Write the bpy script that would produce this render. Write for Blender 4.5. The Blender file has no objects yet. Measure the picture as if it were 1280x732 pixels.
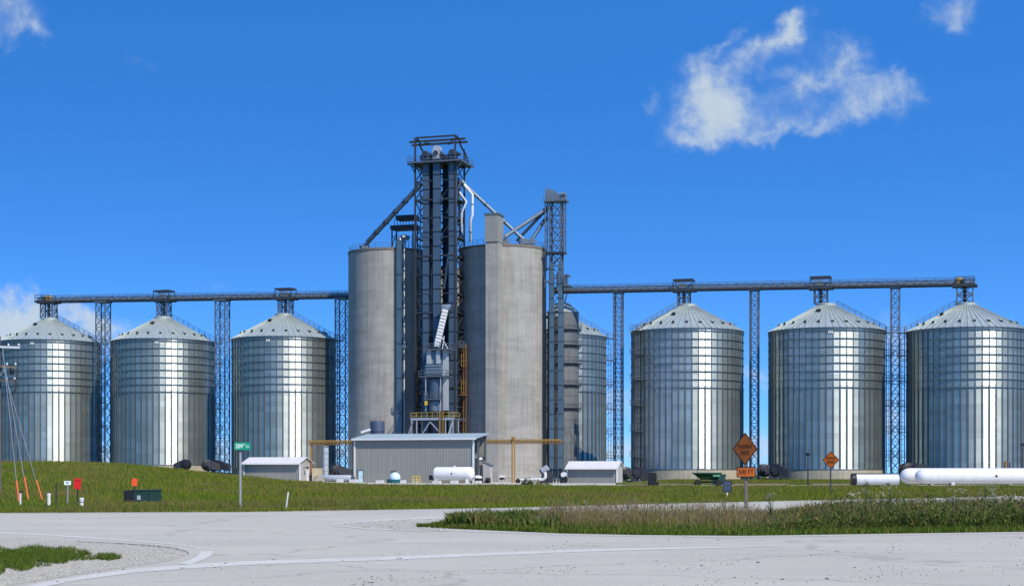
import bpy, bmesh, math, random
from mathutils import Vector, Matrix
import numpy as np
rnd = random.Random(7)
SC = bpy.context.scene
COL = SC.collection
F = 2000.0; HOR = 592.0; EYE = 1.6
TH = math.radians(17.05); CT, ST = math.cos(TH), math.sin(TH)
ROT = -TH
OY = 328.66

# ---------------------------------------------------------------- layout helpers
def at(px, Z):
    return ((px-640)*Z/F, Z)
def zof(py, Z):
    return EYE + (HOR-py)*Z/F
def S(a, b, z=0.0):
    return (a*CT + b*ST, OY - a*ST + b*CT, z)
def row_a(px, b=0.0):
    u = px-640
    # solve F*(a*CT+b*ST) = u*(OY - a*ST + b*CT)
    return (u*(OY+b*CT) - F*b*ST)/(F*CT + u*ST)
def front_len(px0, px1, Z0):
    X0 = (px0-640)*Z0/F; u1 = px1-640
    return (u1*Z0 - F*X0)/(F*CT + u1*ST)
def G(px, py):                       # point on level ground
    Z = F*EYE/(py-HOR)
    return ((px-640)*Z/F, Z)
def smooth(a, b, x):
    t = min(1, max(0, (x-a)/(b-a))); return t*t*(3-2*t)
PROF = [(-2000,3.0),(-400,3.3),(0,3.5),(60,3.5),(130,3.3),(200,2.55),(250,1.9),(300,1.1),(350,.6),(400,.28),(460,.06),(520,0),(5000,0)]
def interp(tab, x):
    for (x0,y0),(x1,y1) in zip(tab, tab[1:]):
        if x <= x1:
            t = max(0,(x-x0)/(x1-x0)); return y0+(y1-y0)*t
    return tab[-1][1]
def H(x, y):
    if y < 60: return 0.0
    p = 640 + F*x/min(max(y,60),250)
    m = interp(PROF, p)
    s = max(0.0, min(1.0, (y-70)/180.0))
    s = s*s*(3-2*s)*0.35 + s*0.65
    if y > 250: s *= 1 - 0.45*smooth(250,290,y)
    if y > 500: s *= 1 - smooth(500,900,y)
    z = m*s
    z += 0.5*smooth(22,30,x)*smooth(255,290,y)*(1-smooth(500,900,y))
    und = 0.05*math.sin(x*.31+y*.13)+0.05*math.sin(x*.11-y*.27+1.3)
    z += und*min(1,m)*s
    return z

# ---------------------------------------------------------------- materials
def nd(nt, t, **kw):
    n = nt.nodes.new(t)
    for k, v in kw.items():
        if k in ('operation','blend_type','data_type','noise_dimensions','feature','direction_type','axis','mode','wave_type','bands_direction','interpolation'): setattr(n, k, v)
    return n
def new_mat(name):
    m = bpy.data.materials.new(name); m.use_nodes = True
    nt = m.node_tree; b = nt.nodes['Principled BSDF']
    return m, nt, b
def val(nt, op, a, b=None, c=None):
    n = nt.nodes.new('ShaderNodeMath'); n.operation = op
    for i, v in enumerate((a, b, c)):
        if v is None: continue
        if hasattr(v, 'node') or hasattr(v, 'is_linked'): nt.links.new(v, n.inputs[i])
        else: n.inputs[i].default_value = v
    return n.outputs[0]
def mixc(nt, fac, c1, c2, blend='MIX'):
    n = nt.nodes.new('ShaderNodeMix'); n.data_type = 'RGBA'; n.blend_type = blend
    for sock, v in ((n.inputs[0], fac), (n.inputs[6], c1), (n.inputs[7], c2)):
        if hasattr(v, 'is_linked'): nt.links.new(v, sock)
        elif isinstance(v, (int, float)): sock.default_value = v
        else: sock.default_value = (*v, 1)
    return n.outputs[2]
def coords(nt, scale=(1,1,1), kind='Object', rot=(0,0,0)):
    tc = nt.nodes.new('ShaderNodeTexCoord'); mp = nt.nodes.new('ShaderNodeMapping')
    mp.inputs['Scale'].default_value = scale; mp.inputs['Rotation'].default_value = rot
    nt.links.new(tc.outputs[kind], mp.inputs[0]); return mp.outputs[0]
def noise(nt, vec, scale, detail=4, rough=.6):
    n = nt.nodes.new('ShaderNodeTexNoise'); n.inputs['Scale'].default_value = scale
    n.inputs['Detail'].default_value = detail; n.inputs['Roughness'].default_value = rough
    nt.links.new(vec, n.inputs['Vector']); return n.outputs['Fac']
def ramp(nt, fac, stops):
    r = nt.nodes.new('ShaderNodeValToRGB'); e = r.color_ramp.elements
    while len(e) < len(stops): e.new(.5)
    for el, (p, c) in zip(e, stops):
        el.position = p; el.color = (*c, 1) if not isinstance(c, (int, float)) else (c, c, c, 1)
    nt.links.new(fac, r.inputs[0]); return r.outputs[0]
def mat(name, col, rough=.6, metal=0.0, var=.25, scale=1.2, bump=0.0, streak=.0, rust=0.0, spec=.4):
    m, nt, b = new_mat(name)
    v = coords(nt)
    n1 = noise(nt, v, scale, 6, .65)
    c = mixc(nt, n1, [x*(1-var) for x in col], [min(1,x*(1+var)) for x in col])
    if streak:
        vs = coords(nt, (3,3,.12)); n2 = noise(nt, vs, 1.0, 4)
        f = ramp(nt, n2, [(.45,0),(.75,1)])
        c = mixc(nt, val(nt,'MULTIPLY',f,streak), c, [x*.45 for x in col])
    if rust:
        n3 = noise(nt, v, scale*2.3, 8, .7); f = ramp(nt, n3, [(.58,0),(.7,1)])
        c = mixc(nt, val(nt,'MULTIPLY',f,rust), c, (.16,.07,.03))
    nt.links.new(c, b.inputs['Base Color'])
    rr = val(nt,'MULTIPLY_ADD', n1, .2, rough-.1); nt.links.new(rr, b.inputs['Roughness'])
    b.inputs['Metallic'].default_value = metal
    b.inputs['Specular IOR Level'].default_value = spec
    if bump:
        bp = nt.nodes.new('ShaderNodeBump'); bp.inputs['Strength'].default_value = bump; bp.inputs['Distance'].default_value = .05
        nt.links.new(noise(nt, v, scale*8, 4), bp.inputs['Height']); nt.links.new(bp.outputs[0], b.inputs['Normal'])
    return m

def galvanised(name, panels, col, rough, amp, pitch=.104, pvar=.22, zsheet=1.12, metal=1.0):
    """zinc sheet wall: horizontal corrugation in the normal, tone and gloss differing from sheet to sheet"""
    m, nt, b = new_mat(name)
    tc = nt.nodes.new('ShaderNodeTexCoord'); sp = nt.nodes.new('ShaderNodeSeparateXYZ'); nt.links.new(tc.outputs['Object'], sp.inputs[0])
    ang = val(nt,'ARCTAN2', sp.outputs[1], sp.outputs[0])
    pi_ = val(nt,'FLOOR', val(nt,'MULTIPLY_ADD', ang, panels/(2*math.pi), panels/2))
    zi = val(nt,'FLOOR', val(nt,'DIVIDE', sp.outputs[2], zsheet))
    cb = nt.nodes.new('ShaderNodeCombineXYZ'); nt.links.new(val(nt,'FLOOR',val(nt,'DIVIDE',pi_,3.0)), cb.inputs[0]); nt.links.new(zi, cb.inputs[1])
    oi = nt.nodes.new('ShaderNodeObjectInfo'); nt.links.new(val(nt,'MULTIPLY',oi.outputs['Random'],50.0), cb.inputs[2])
    wn = nt.nodes.new('ShaderNodeTexWhiteNoise'); wn.noise_dimensions = '3D'; nt.links.new(cb.outputs[0], wn.inputs['Vector'])
    cb2 = nt.nodes.new('ShaderNodeCombineXYZ'); nt.links.new(pi_, cb2.inputs[0]); nt.links.new(val(nt,'MULTIPLY',oi.outputs['Random'],50.0), cb2.inputs[2])
    wn2 = nt.nodes.new('ShaderNodeTexWhiteNoise'); wn2.noise_dimensions = '3D'; nt.links.new(cb2.outputs[0], wn2.inputs['Vector'])
    # weathering streaks
    mp = coords(nt, (1.4,1.4,.06)); st = noise(nt, mp, 1.3, 5)
    stain = ramp(nt, st, [(.42,0),(.72,1)])
    base = mixc(nt, wn.outputs['Value'], [x*(1-pvar) for x in col], [min(1,x*(1+pvar*.6)) for x in col])
    base = mixc(nt, val(nt,'MULTIPLY',wn2.outputs['Value'],.55), base, [x*.62 for x in col])
    base = mixc(nt, val(nt,'MULTIPLY',stain,.5), base, (col[0]*.62,col[1]*.58,col[2]*.5))
    nt.links.new(base, b.inputs['Base Color'])
    b.inputs['Metallic'].default_value = metal
    r = val(nt,'MULTIPLY_ADD', wn2.outputs['Value'], .14, rough-.05); r = val(nt,'MULTIPLY_ADD', st, .1, r)
    nt.links.new(r, b.inputs['Roughness'])
    geo = nt.nodes.new('ShaderNodeNewGeometry')
    sn = val(nt,'SINE', val(nt,'MULTIPLY', sp.outputs[2], 2*math.pi/pitch))
    cz = nt.nodes.new('ShaderNodeCombineXYZ'); nt.links.new(val(nt,'MULTIPLY', sn, amp), cz.inputs[2])
    ad = nt.nodes.new('ShaderNodeVectorMath'); ad.operation = 'ADD'; nt.links.new(geo.outputs['Normal'], ad.inputs[0]); nt.links.new(cz.outputs[0], ad.inputs[1])
    no = nt.nodes.new('ShaderNodeVectorMath'); no.operation = 'NORMALIZE'; nt.links.new(ad.outputs[0], no.inputs[0])
    nt.links.new(no.outputs[0], b.inputs['Normal'])
    return m

def concrete(name, col, lift=1.22):
    m, nt, b = new_mat(name)
    v = coords(nt); vb = coords(nt, (.25,.25,1.0)); vs = coords(nt, (1.2,1.2,.05))
    blot = noise(nt, v, .22, 6, .6); band = noise(nt, vb, .55, 5, .7); str_ = noise(nt, vs, 1.6, 5, .65); fine = noise(nt, v, 3.0, 8, .7)
    c = mixc(nt, ramp(nt, band, [(.3,0),(.7,1)]), [x*.72 for x in col], [x*1.2 for x in col])
    c = mixc(nt, val(nt,'MULTIPLY', ramp(nt, str_, [(.44,0),(.66,1)]), .55), c, [x*.5 for x in col])
    c = mixc(nt, val(nt,'MULTIPLY', ramp(nt, blot, [(.45,0),(.65,1)]), .4), c, [min(1,x*1.25) for x in col])
    c = mixc(nt, val(nt,'MULTIPLY', fine, .35), c, [x*.7 for x in col])
    sp = nt.nodes.new('ShaderNodeSeparateXYZ'); tc = nt.nodes.new('ShaderNodeTexCoord'); nt.links.new(tc.outputs['Object'], sp.inputs[0])
    fr = val(nt,'FRACT', val(nt,'DIVIDE', val(nt,'MULTIPLY_ADD', fine, .12, sp.outputs[2]), lift))
    ln = val(nt,'LESS_THAN', fr, .09)
    c = mixc(nt, val(nt,'MULTIPLY', ln, .12), c, [x*.6 for x in col])
    nt.links.new(c, b.inputs['Base Color']); b.inputs['Roughness'].default_value = .9; b.inputs['Specular IOR Level'].default_value = .25
    bp = nt.nodes.new('ShaderNodeBump'); bp.inputs['Strength'].default_value = .25; bp.inputs['Distance'].default_value = .1
    nt.links.new(fine, bp.inputs['Height']); nt.links.new(bp.outputs[0], b.inputs['Normal'])
    return m

M = {}
M['bin_wall'] = galvanised('galvanised_bin_wall', 54, (.50,.555,.52), .29, .40, metal=.86)
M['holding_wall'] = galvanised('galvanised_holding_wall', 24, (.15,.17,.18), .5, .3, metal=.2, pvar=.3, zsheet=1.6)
M['bin_roof'] = mat('galvanised_roof', (.45,.50,.455), .5, .55, .14, .6, streak=.3)
M['stiffener'] = mat('galvanised_stiffener', (.13,.155,.165), .5, .6, .3)
M['ring'] = mat('galvanised_ring', (.22,.255,.27), .42, .8, .3)
M['concrete'] = concrete('silo_concrete', (.32,.312,.282))
M['foundation'] = concrete('foundation_concrete', (.40,.36,.27), .8)
M['cap'] = mat('weathered_rim', (.16,.13,.10), .85, 0, .35, .8, rust=.4)
M['steel'] = mat('galvanised_steel', (.15,.175,.20), .5, .55, .3, .8)
M['dark_steel'] = mat('dark_steel', (.045,.05,.06), .6, .4, .3, .8, rust=.25)
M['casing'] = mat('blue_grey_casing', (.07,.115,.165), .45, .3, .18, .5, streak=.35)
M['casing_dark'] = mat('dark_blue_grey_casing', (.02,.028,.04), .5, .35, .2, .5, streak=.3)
M['duct'] = mat('duct_blue_grey', (.09,.155,.20), .5, .3, .18, .5, streak=.3)
M['spout'] = mat('spout_steel', (.22,.27,.31), .42, .5, .2, .8, streak=.2)
M['white_paint'] = mat('white_paint', (.68,.68,.65), .45, 0, .12, .7, streak=.3)
M['offwhite'] = mat('offwhite_metal', (.60,.62,.62), .5, 0, .12, .8, streak=.25)
M['siding'] = mat('grey_siding', (.265,.265,.235), .55, .1, .10, .5, streak=.25)
M['siding_light'] = mat('pale_siding', (.40,.39,.365), .55, .05, .10, .5, streak=.2)
M['shed_roof'] = mat('pale_metal_roof', (.34,.42,.45), .5, .15, .10, .4, streak=.2)
M['white_roof'] = mat('white_metal_roof', (.60,.585,.55), .55, .05, .10, .5, streak=.25)
M['trim'] = mat('dark_trim', (.10,.13,.14), .6, .1, .2)
M['black'] = mat('black_paint', (.012,.012,.015), .5, 0, .3)
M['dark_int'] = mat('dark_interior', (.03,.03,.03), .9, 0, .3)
M['orange_pipe'] = mat('ochre_pipe', (.32,.185,.035), .55, .05, .25, 1.5, rust=.3)
M['yellow'] = mat('safety_yellow', (.55,.38,.03), .55, 0, .2, 2)
M['rail_ochre'] = mat('ochre_rail',(.34,.24,.04),.6,0,.3,2,rust=.35)
M['equip_pale'] = mat('pale_blue_steel',(.30,.33,.36),.5,.2,.2,.8,streak=.3)
M['rusty'] = mat('rusty_ochre', (.28,.13,.03), .7, .1, .35, 1.5, rust=.5)
M['equip'] = mat('grey_blue_equipment', (.17,.225,.27), .5, .3, .25, .8, streak=.3)
M['equip_light'] = mat('grey_equipment', (.40,.43,.44), .5, .2, .2, .8, streak=.3)
M['tank_dark'] = mat('navy_plastic_tank', (.045,.07,.11), .5, 0, .15)
M['teal'] = mat('teal_tub', (.01,.10,.11), .5, 0, .2)
M['ice_blue'] = mat('pale_blue_tank', (.50,.66,.70), .4, 0, .08)
M['block'] = mat('precast_block', (.55,.53,.5), .9, 0, .15, 3, bump=.4)
M['green_dark'] = mat('dark_green_paint', (.012,.055,.04), .45, 0, .2)
M['wagon_green'] = mat('wagon_green', (.02,.055,.02), .5, 0, .3, 2, rust=.2)
M['transformer'] = mat('transformer_green', (.012,.04,.03), .5, 0, .2)
M['rubber'] = mat('rubber', (.02,.02,.02), .85, 0, .2)
M['sign_orange'] = mat('sign_orange', (.58,.13,.008), .5, 0, .12, 3)
M['sign_green'] = mat('sign_green', (.0,.24,.13), .45, 0, .08, 3)
M['sign_blue'] = mat('sign_slate', (.035,.06,.10), .5, 0, .15, 3)
M['sign_blue_text'] = mat('sign_slate_text', (.10,.14,.19), .5, 0, .1, 3)
M['sign_black'] = mat('sign_black', (.012,.008,.006), .5, 0, .1)
M['sign_white'] = mat('sign_white', (.8,.85,.82), .5, 0, .05)
M['red'] = mat('signal_red', (.62,.015,.012), .45, 0, .1)
M['red_orange'] = mat('flag_orange', (.85,.09,.02), .5, 0, .1)
M['guy_sleeve'] = mat('orange_sleeve', (.55,.13,.03), .6, 0, .2)
M['wood'] = mat('weathered_wood', (.20,.16,.12), .85, 0, .35, 2, streak=.4)
M['wood_pale'] = mat('grey_wood', (.12,.10,.085), .85, 0, .3, 2, streak=.4)
M['galv_post'] = mat('galvanised_post', (.30,.31,.32), .5, .3, .2)
M['insulator'] = mat('insulator', (.55,.55,.52), .35, 0, .1)
M['cable'] = mat('cable', (.03,.03,.035), .7, 0, .1)
M['line_paint'] = None

# ---------------------------------------------------------------- mesh builder
class MB:
    def __init__(s): s.v=[]; s.f=[]; s.mi=[]
    def add(s, vs, fs, mi=0):
        o=len(s.v); s.v += [tuple(v) for v in vs]
        for f in fs: s.f.append([i+o for i in f]); s.mi.append(mi)
        return s
    def box(s, c, size, rz=0, mi=0, taper=1.0):
        x,y,z = size[0]/2,size[1]/2,size[2]/2
        vs=[]
        for sz in (-1,1):
            t = taper if sz>0 else 1
            for sx,sy in ((-1,-1),(1,-1),(1,1),(-1,1)):
                px,py = sx*x*t, sy*y*t
                vs.append((c[0]+px*math.cos(rz)-py*math.sin(rz), c[1]+px*math.sin(rz)+py*math.cos(rz), c[2]+sz*z))
        return s.add(vs,[(3,2,1,0),(4,5,6,7),(0,1,5,4),(1,2,6,5),(2,3,7,6),(3,0,4,7)],mi)
    def frame(s, p, q):
        d=(Vector(q)-Vector(p)); L=d.length
        d = d/L if L>1e-9 else Vector((0,0,1))
        up=Vector((0,0,1)) if abs(d.z)<.95 else Vector((0,1,0))
        a=d.cross(up).normalized(); b=a.cross(d).normalized()
        return d,a,b
    def bar(s, p, q, w, h=None, mi=0):
        h = h or w; d,a,b=s.frame(p,q); p=Vector(p); q=Vector(q)
        vs=[o+a*sx*w/2+b*sy*h/2 for o in (p,q) for sx,sy in ((-1,-1),(1,-1),(1,1),(-1,1))]
        return s.add(vs,[(3,2,1,0),(4,5,6,7),(0,1,5,4),(1,2,6,5),(2,3,7,6),(3,0,4,7)],mi)
    def tube(s, pts, r, n=8, mi=0, cap=True):
        pts=[Vector(p) for p in pts]; rs = r if isinstance(r,(list,tuple)) else [r]*len(pts)
        vs=[]; fs=[]; pa=None
        for i,p in enumerate(pts):
            a0=pts[max(0,i-1)]; a1=pts[min(len(pts)-1,i+1)]
            d,a,b=s.frame(a0,a1)
            if pa is not None:
                a=(pa-d*pa.dot(d)).normalized(); b=a.cross(d).normalized()
            pa=a
            for k in range(n):
                t=2*math.pi*k/n; vs.append(p+a*math.cos(t)*rs[i]+b*math.sin(t)*rs[i])
        for i in range(len(pts)-1):
            for k in range(n):
                k2=(k+1)%n; fs.append((i*n+k,(i+1)*n+k,(i+1)*n+k2,i*n+k2))
        if cap:
            fs.append(tuple(range(n))); fs.append(tuple(reversed(range((len(pts)-1)*n,len(pts)*n))))
        return s.add(vs,fs,mi)
    def lathe(s, prof, n=32, c=(0,0,0), axis='z', mi=0, cap=True, a0=0, a1=2*math.pi):
        """prof: list of (r, t) with t along the axis"""
        full = abs(a1-a0-2*math.pi)<1e-6
        m = n if full else n+1
        vs=[]; fs=[]
        for r,t in prof:
            for k in range(m):
                g=a0+(a1-a0)*k/n; x=r*math.cos(g); y=r*math.sin(g)
                p={'z':(x,y,t),'x':(t,x,y),'y':(y,t,x)}[axis]
                vs.append((c[0]+p[0],c[1]+p[1],c[2]+p[2]))
        for i in range(len(prof)-1):
            for k in range(n):
                k2=(k+1)%m if full else k+1
                fs.append((i*m+k,i*m+k2,(i+1)*m+k2,(i+1)*m+k))
        if cap and full:
            if prof[0][0]>1e-6: fs.append(tuple(reversed(range(m))))
            if prof[-1][0]>1e-6: fs.append(tuple(range((len(prof)-1)*m,len(prof)*m)))
        return s.add(vs,fs,mi)
    def ring(s, R, z, r, n=72, c=(0,0), m=4, mi=0, a0=0, a1=2*math.pi):
        full=abs(a1-a0-2*math.pi)<1e-6; N=n if full else n+1
        vs=[];fs=[]
        for k in range(N):
            g=a0+(a1-a0)*k/n
            for j in range(m):
                t=2*math.pi*(j+.5)/m; rr=R+r*math.cos(t)
                vs.append((c[0]+rr*math.cos(g),c[1]+rr*math.sin(g),z+r*math.sin(t)))
        for k in range(n):
            k2=(k+1)%N if full else k+1
            for j in range(m):
                j2=(j+1)%m; fs.append((k*m+j,k2*m+j,k2*m+j2,k*m+j2))
        return s.add(vs,fs,mi)
    def prism(s, poly, y0, y1, mi=0, plane='xz'):
        n=len(poly); vs=[]
        for y in (y0,y1):
            for a,b in poly:
                vs.append({'xz':(a,y,b),'yz':(y,a,b),'xy':(a,b,y)}[plane])
        fs=[tuple(range(n)),tuple(reversed(range(n,2*n)))]+[(i,i+n,(i+1)%n+n,(i+1)%n) for i in range(n)]
        return s.add(vs,fs,mi)
    def build(s, name, mats, parent=None, smooth=None):
        me=bpy.data.meshes.new(name); me.from_pydata(s.v,[],s.f)
        if not isinstance(mats,(list,tuple)): mats=[mats]
        for m_ in mats: me.materials.append(m_)
        me.polygons.foreach_set('material_index', s.mi)
        bm=bmesh.new(); bm.from_mesh(me); bmesh.ops.recalc_face_normals(bm, faces=bm.faces); bm.to_mesh(me); bm.free()
        if smooth is not None:
            me.polygons.foreach_set('use_smooth',[True]*len(me.polygons))
            me.set_sharp_from_angle(angle=math.radians(smooth))
        me.update()
        o=bpy.data.objects.new(name, me); COL.objects.link(o)
        if parent: o.parent=parent
        return o

def tag(o, label, cat, group=None, kind=None):
    o['label']=label; o['category']=cat
    if group: o['group']=group
    if kind: o['kind']=kind
    return o
def thing(name, label, cat, loc=(0,0,0), rotz=0, group=None):
    o=bpy.data.objects.new(name,None); COL.objects.link(o); o.empty_display_size=.5
    o.location=loc; o.rotation_euler=(0,0,rotz); return tag(o,label,cat,group)
def kids(o): return [c for c in bpy.data.objects if c.parent is o]
def dup(o, loc, rotz, label, scale=None):
    def cp(src, par):
        c=src.copy(); COL.objects.link(c)
        if par: c.parent=par
        for k in kids(src): cp(k,c)
        return c
    r=cp(o,None); r.location=loc; r.rotation_euler=(0,0,rotz); r['label']=label
    if scale: r.scale=scale
    return r
def struct(o): o['kind']='structure'; return o

def text_mesh(txt, size, name, material, parent, loc, rot, width=None, extrude=.004):
    cu=bpy.data.curves.new('tmp','FONT'); cu.body=txt; cu.size=size; cu.align_x='CENTER'; cu.align_y='CENTER'; cu.extrude=extrude; cu.offset=0
    ob=bpy.data.objects.new('tmp',cu); COL.objects.link(ob)
    dg=bpy.context.evaluated_depsgraph_get(); me=bpy.data.meshes.new_from_object(ob.evaluated_get(dg))
    bpy.data.objects.remove(ob); bpy.data.curves.remove(cu)
    if width:
        xs=[v.co.x for v in me.vertices]; w=max(xs)-min(xs)
        for v in me.vertices: v.co.x*=width/w
    me.materials.clear(); me.materials.append(material); me.name=name
    o=bpy.data.objects.new(name,me); COL.objects.link(o); o.parent=parent; o.location=loc; o.rotation_euler=rot
    return o
# ================================================================ CAMERA, SUN, SKY
cam=bpy.data.cameras.new('camera'); co=bpy.data.objects.new('camera',cam); COL.objects.link(co); SC.camera=co
co.location=(0,0,EYE); co.rotation_euler=(math.radians(90),0,0)
cam.sensor_width=36; cam.lens=36*F/1280; cam.shift_y=(HOR-366)/1280; cam.clip_end=20000; cam.clip_start=.5
SUN_AZ=math.radians(37); SUN_EL=math.radians(46)
tos=Vector((math.sin(SUN_AZ)*math.cos(SUN_EL), -math.cos(SUN_AZ)*math.cos(SUN_EL), math.sin(SUN_EL)))
sl=bpy.data.lights.new('sun','SUN'); so=bpy.data.objects.new('sun',sl); COL.objects.link(so)
sl.energy=5.0; sl.angle=math.radians(.5); sl.color=(1,.905,.775)
so.rotation_euler=tos.to_track_quat('Z','Y').to_euler(); so.location=(60,-60,90)
SC.view_settings.view_transform='Standard'; SC.view_settings.look='None'; SC.view_settings.exposure=.12; SC.view_settings.gamma=1

w=bpy.data.worlds.new('World'); SC.world=w; w.use_nodes=True; nt=w.node_tree; nt.nodes.clear()
out=nt.nodes.new('ShaderNodeOutputWorld'); bg=nt.nodes.new('ShaderNodeBackground'); nt.links.new(bg.outputs[0],out.inputs[0])
bg.inputs[1].default_value=.13
tc=nt.nodes.new('ShaderNodeTexCoord'); sp=nt.nodes.new('ShaderNodeSeparateXYZ'); nt.links.new(tc.outputs['Generated'],sp.inputs[0])
# clear dry air: look the sky up a little higher than the true elevation, so the band above the horizon stays blue
cb=nt.nodes.new('ShaderNodeCombineXYZ'); nt.links.new(sp.outputs[0],cb.inputs[0]); nt.links.new(sp.outputs[1],cb.inputs[1])
nt.links.new(val(nt,'MULTIPLY_ADD',sp.outputs[2],3.5,.10),cb.inputs[2])
nz=nt.nodes.new('ShaderNodeVectorMath'); nz.operation='NORMALIZE'; nt.links.new(cb.outputs[0],nz.inputs[0])
sky=nt.nodes.new('ShaderNodeTexSky'); sky.sky_type='NISHITA'; sky.sun_disc=False
sky.sun_elevation=SUN_EL; sky.sun_rotation=math.pi-SUN_AZ; sky.air_density=1.0; sky.dust_density=.25; sky.ozone_density=3.0
nt.links.new(nz.outputs[0],sky.inputs[0])
hs=nt.nodes.new('ShaderNodeHueSaturation'); hs.inputs['Saturation'].default_value=1.22; hs.inputs['Hue'].default_value=.492; hs.inputs['Value'].default_value=1.0
nt.links.new(sky.outputs[0],hs.inputs['Color'])
# clouds live in direction space on the northern sky
yy=val(nt,'MAXIMUM',sp.outputs[1],.02)
u=val(nt,'DIVIDE',sp.outputs[0],yy); v=val(nt,'DIVIDE',sp.outputs[2],yy)
cuv=nt.nodes.new('ShaderNodeCombineXYZ'); nt.links.new(u,cuv.inputs[0]); nt.links.new(v,cuv.inputs[1])
def wn_(scale,detail,seed,rough=.62,dist=0.0):
    mp=nt.nodes.new('ShaderNodeMapping'); mp.inputs['Location'].default_value=(seed,seed*.7,0); nt.links.new(cuv.outputs[0],mp.inputs[0])
    n=nt.nodes.new('ShaderNodeTexNoise'); n.inputs['Scale'].default_value=scale; n.inputs['Detail'].default_value=detail; n.inputs['Roughness'].default_value=rough; n.inputs['Distortion'].default_value=dist
    nt.links.new(mp.outputs[0],n.inputs['Vector']); return n
wx=wn_(26,6,3.1); sc3=nt.nodes.new('ShaderNodeSeparateColor'); nt.links.new(wx.outputs['Color'],sc3.inputs[0])
wu=val(nt,'ADD',u,val(nt,'MULTIPLY_ADD',sc3.outputs[0],.05,-.025)); wv=val(nt,'ADD',v,val(nt,'MULTIPLY_ADD',sc3.outputs[1],.05,-.025))
def blob(px,py,rx,ry,amp,ang=0.0):
    du=val(nt,'SUBTRACT',wu,(px-640)/F); dv=val(nt,'SUBTRACT',wv,(HOR-py)/F)
    c,s=math.cos(ang),math.sin(ang)
    a=val(nt,'ADD',val(nt,'MULTIPLY',du,c*F/rx),val(nt,'MULTIPLY',dv,s*F/rx))
    b=val(nt,'ADD',val(nt,'MULTIPLY',du,-s*F/ry),val(nt,'MULTIPLY',dv,c*F/ry))
    r2=val(nt,'ADD',val(nt,'MULTIPLY',a,a),val(nt,'MULTIPLY',b,b))
    return val(nt,'MULTIPLY',val(nt,'EXPONENT',val(nt,'MULTIPLY',r2,-1.0)),amp)
BL=[(890,110,36,46,.85,.6),(868,160,42,18,.75,.1),(905,135,40,35,.6,.5),(950,55,62,20,.85,.55),(985,30,26,13,.75,.5),(895,48,34,9,.55,.75),
    (818,130,14,14,.5,0),(1010,75,46,26,.35,.2),(1065,80,30,24,.62,-.5),(1090,120,50,20,.62,-.25),(940,165,50,10,.34,.1),(1015,150,60,9,.32,.25),(1030,95,50,12,.4,.35),(985,90,34,10,.34,-.3),(930,120,30,24,.35,.3),(1130,112,34,12,.55,-.2),(1000,130,60,26,.42,.35),(960,160,40,12,.3,.2),(1050,140,40,16,.4,.2),
    (1190,12,36,20,.8,.3),(1205,32,20,12,.5,-.6),
    (10,20,44,32,.75,-.3),(50,45,30,12,.5,-.2),(5,60,22,14,.4,0),(178,78,18,12,.3,0),(660,205,40,16,.16,.3),
    (0,400,50,26,1.25,0),(30,388,26,16,.8,0),(100,400,32,16,.95,-.4),(125,415,20,12,.6,0),(20,425,60,20,.9,0),(265,358,26,10,.3,0),(150,420,60,22,.5,0),
    (760,500,50,26,0.75,0),(955,470,50,16,0.7,0),(950,560,60,24,0.75,0),(1110,430,30,40,0.8,0),(1120,520,40,30,0.8,0),(770,560,70,22,0.7,0),(440,560,90,20,.6,0),(280,560,120,24,.55,0),(130,560,80,26,.55,0),(640,575,900,16,.4,0)]
tot=None
for b_ in BL:
    o_=blob(*b_); tot=o_ if tot is None else val(nt,'ADD',tot,o_)
n1=wn_(42,9,1.7,.66,.6).outputs['Fac']; n2=wn_(130,7,5.2,.6,.3).outputs['Fac']
det=val(nt,'ADD',val(nt,'MULTIPLY',n1,1.5),val(nt,'MULTIPLY_ADD',n2,.7,-1.10))
d=val(nt,'ADD',tot,val(nt,'MULTIPLY',det,val(nt,'MINIMUM',val(nt,'MULTIPLY_ADD',tot,1.1,.12),1.0)))
mr=nt.nodes.new('ShaderNodeMapRange'); mr.interpolation_type='SMOOTHSTEP'; mr.inputs['From Min'].default_value=.10; mr.inputs['From Max'].default_value=1.55
nt.links.new(d,mr.inputs['Value']); fac=val(nt,'MULTIPLY',mr.outputs[0],.9)
front=val(nt,'GREATER_THAN',sp.outputs[1],.05); fac=val(nt,'MULTIPLY',fac,front)
cc=mixc(nt,n2,(3.4,4.3,5.0),(4.7,5.2,5.6))
skt=mixc(nt,1.0,hs.outputs[0],(.80,1.42,2.06),'MULTIPLY')
hz_=val(nt,'MULTIPLY',val(nt,'EXPONENT',val(nt,'MULTIPLY',val(nt,'MAXIMUM',sp.outputs[2],0.0),-17.0)),.62)
skt=mixc(nt,hz_,skt,(2.0,3.5,5.2))
skc=mixc(nt,fac,skt,cc)
nt.links.new(skc,bg.inputs[0])

# ================================================================ GROUND, ROADS
def lin(a,b,n): return [a+(b-a)*i/(n-1) for i in range(n)]
def sheet(name, xs, ys, zf, material):
    nx=len(xs); vs=[(x,y,zf(x,y)) for y in ys for x in xs]
    fs=[(j*nx+i,j*nx+i+1,(j+1)*nx+i+1,(j+1)*nx+i) for j in range(len(ys)-1) for i in range(nx-1)]
    me=bpy.data.meshes.new(name); me.from_pydata(vs,[],fs); me.materials.append(material)
    me.polygons.foreach_set('use_smooth',[True]*len(fs)); me.update()
    o=bpy.data.objects.new(name,me); COL.objects.link(o); return o

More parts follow.
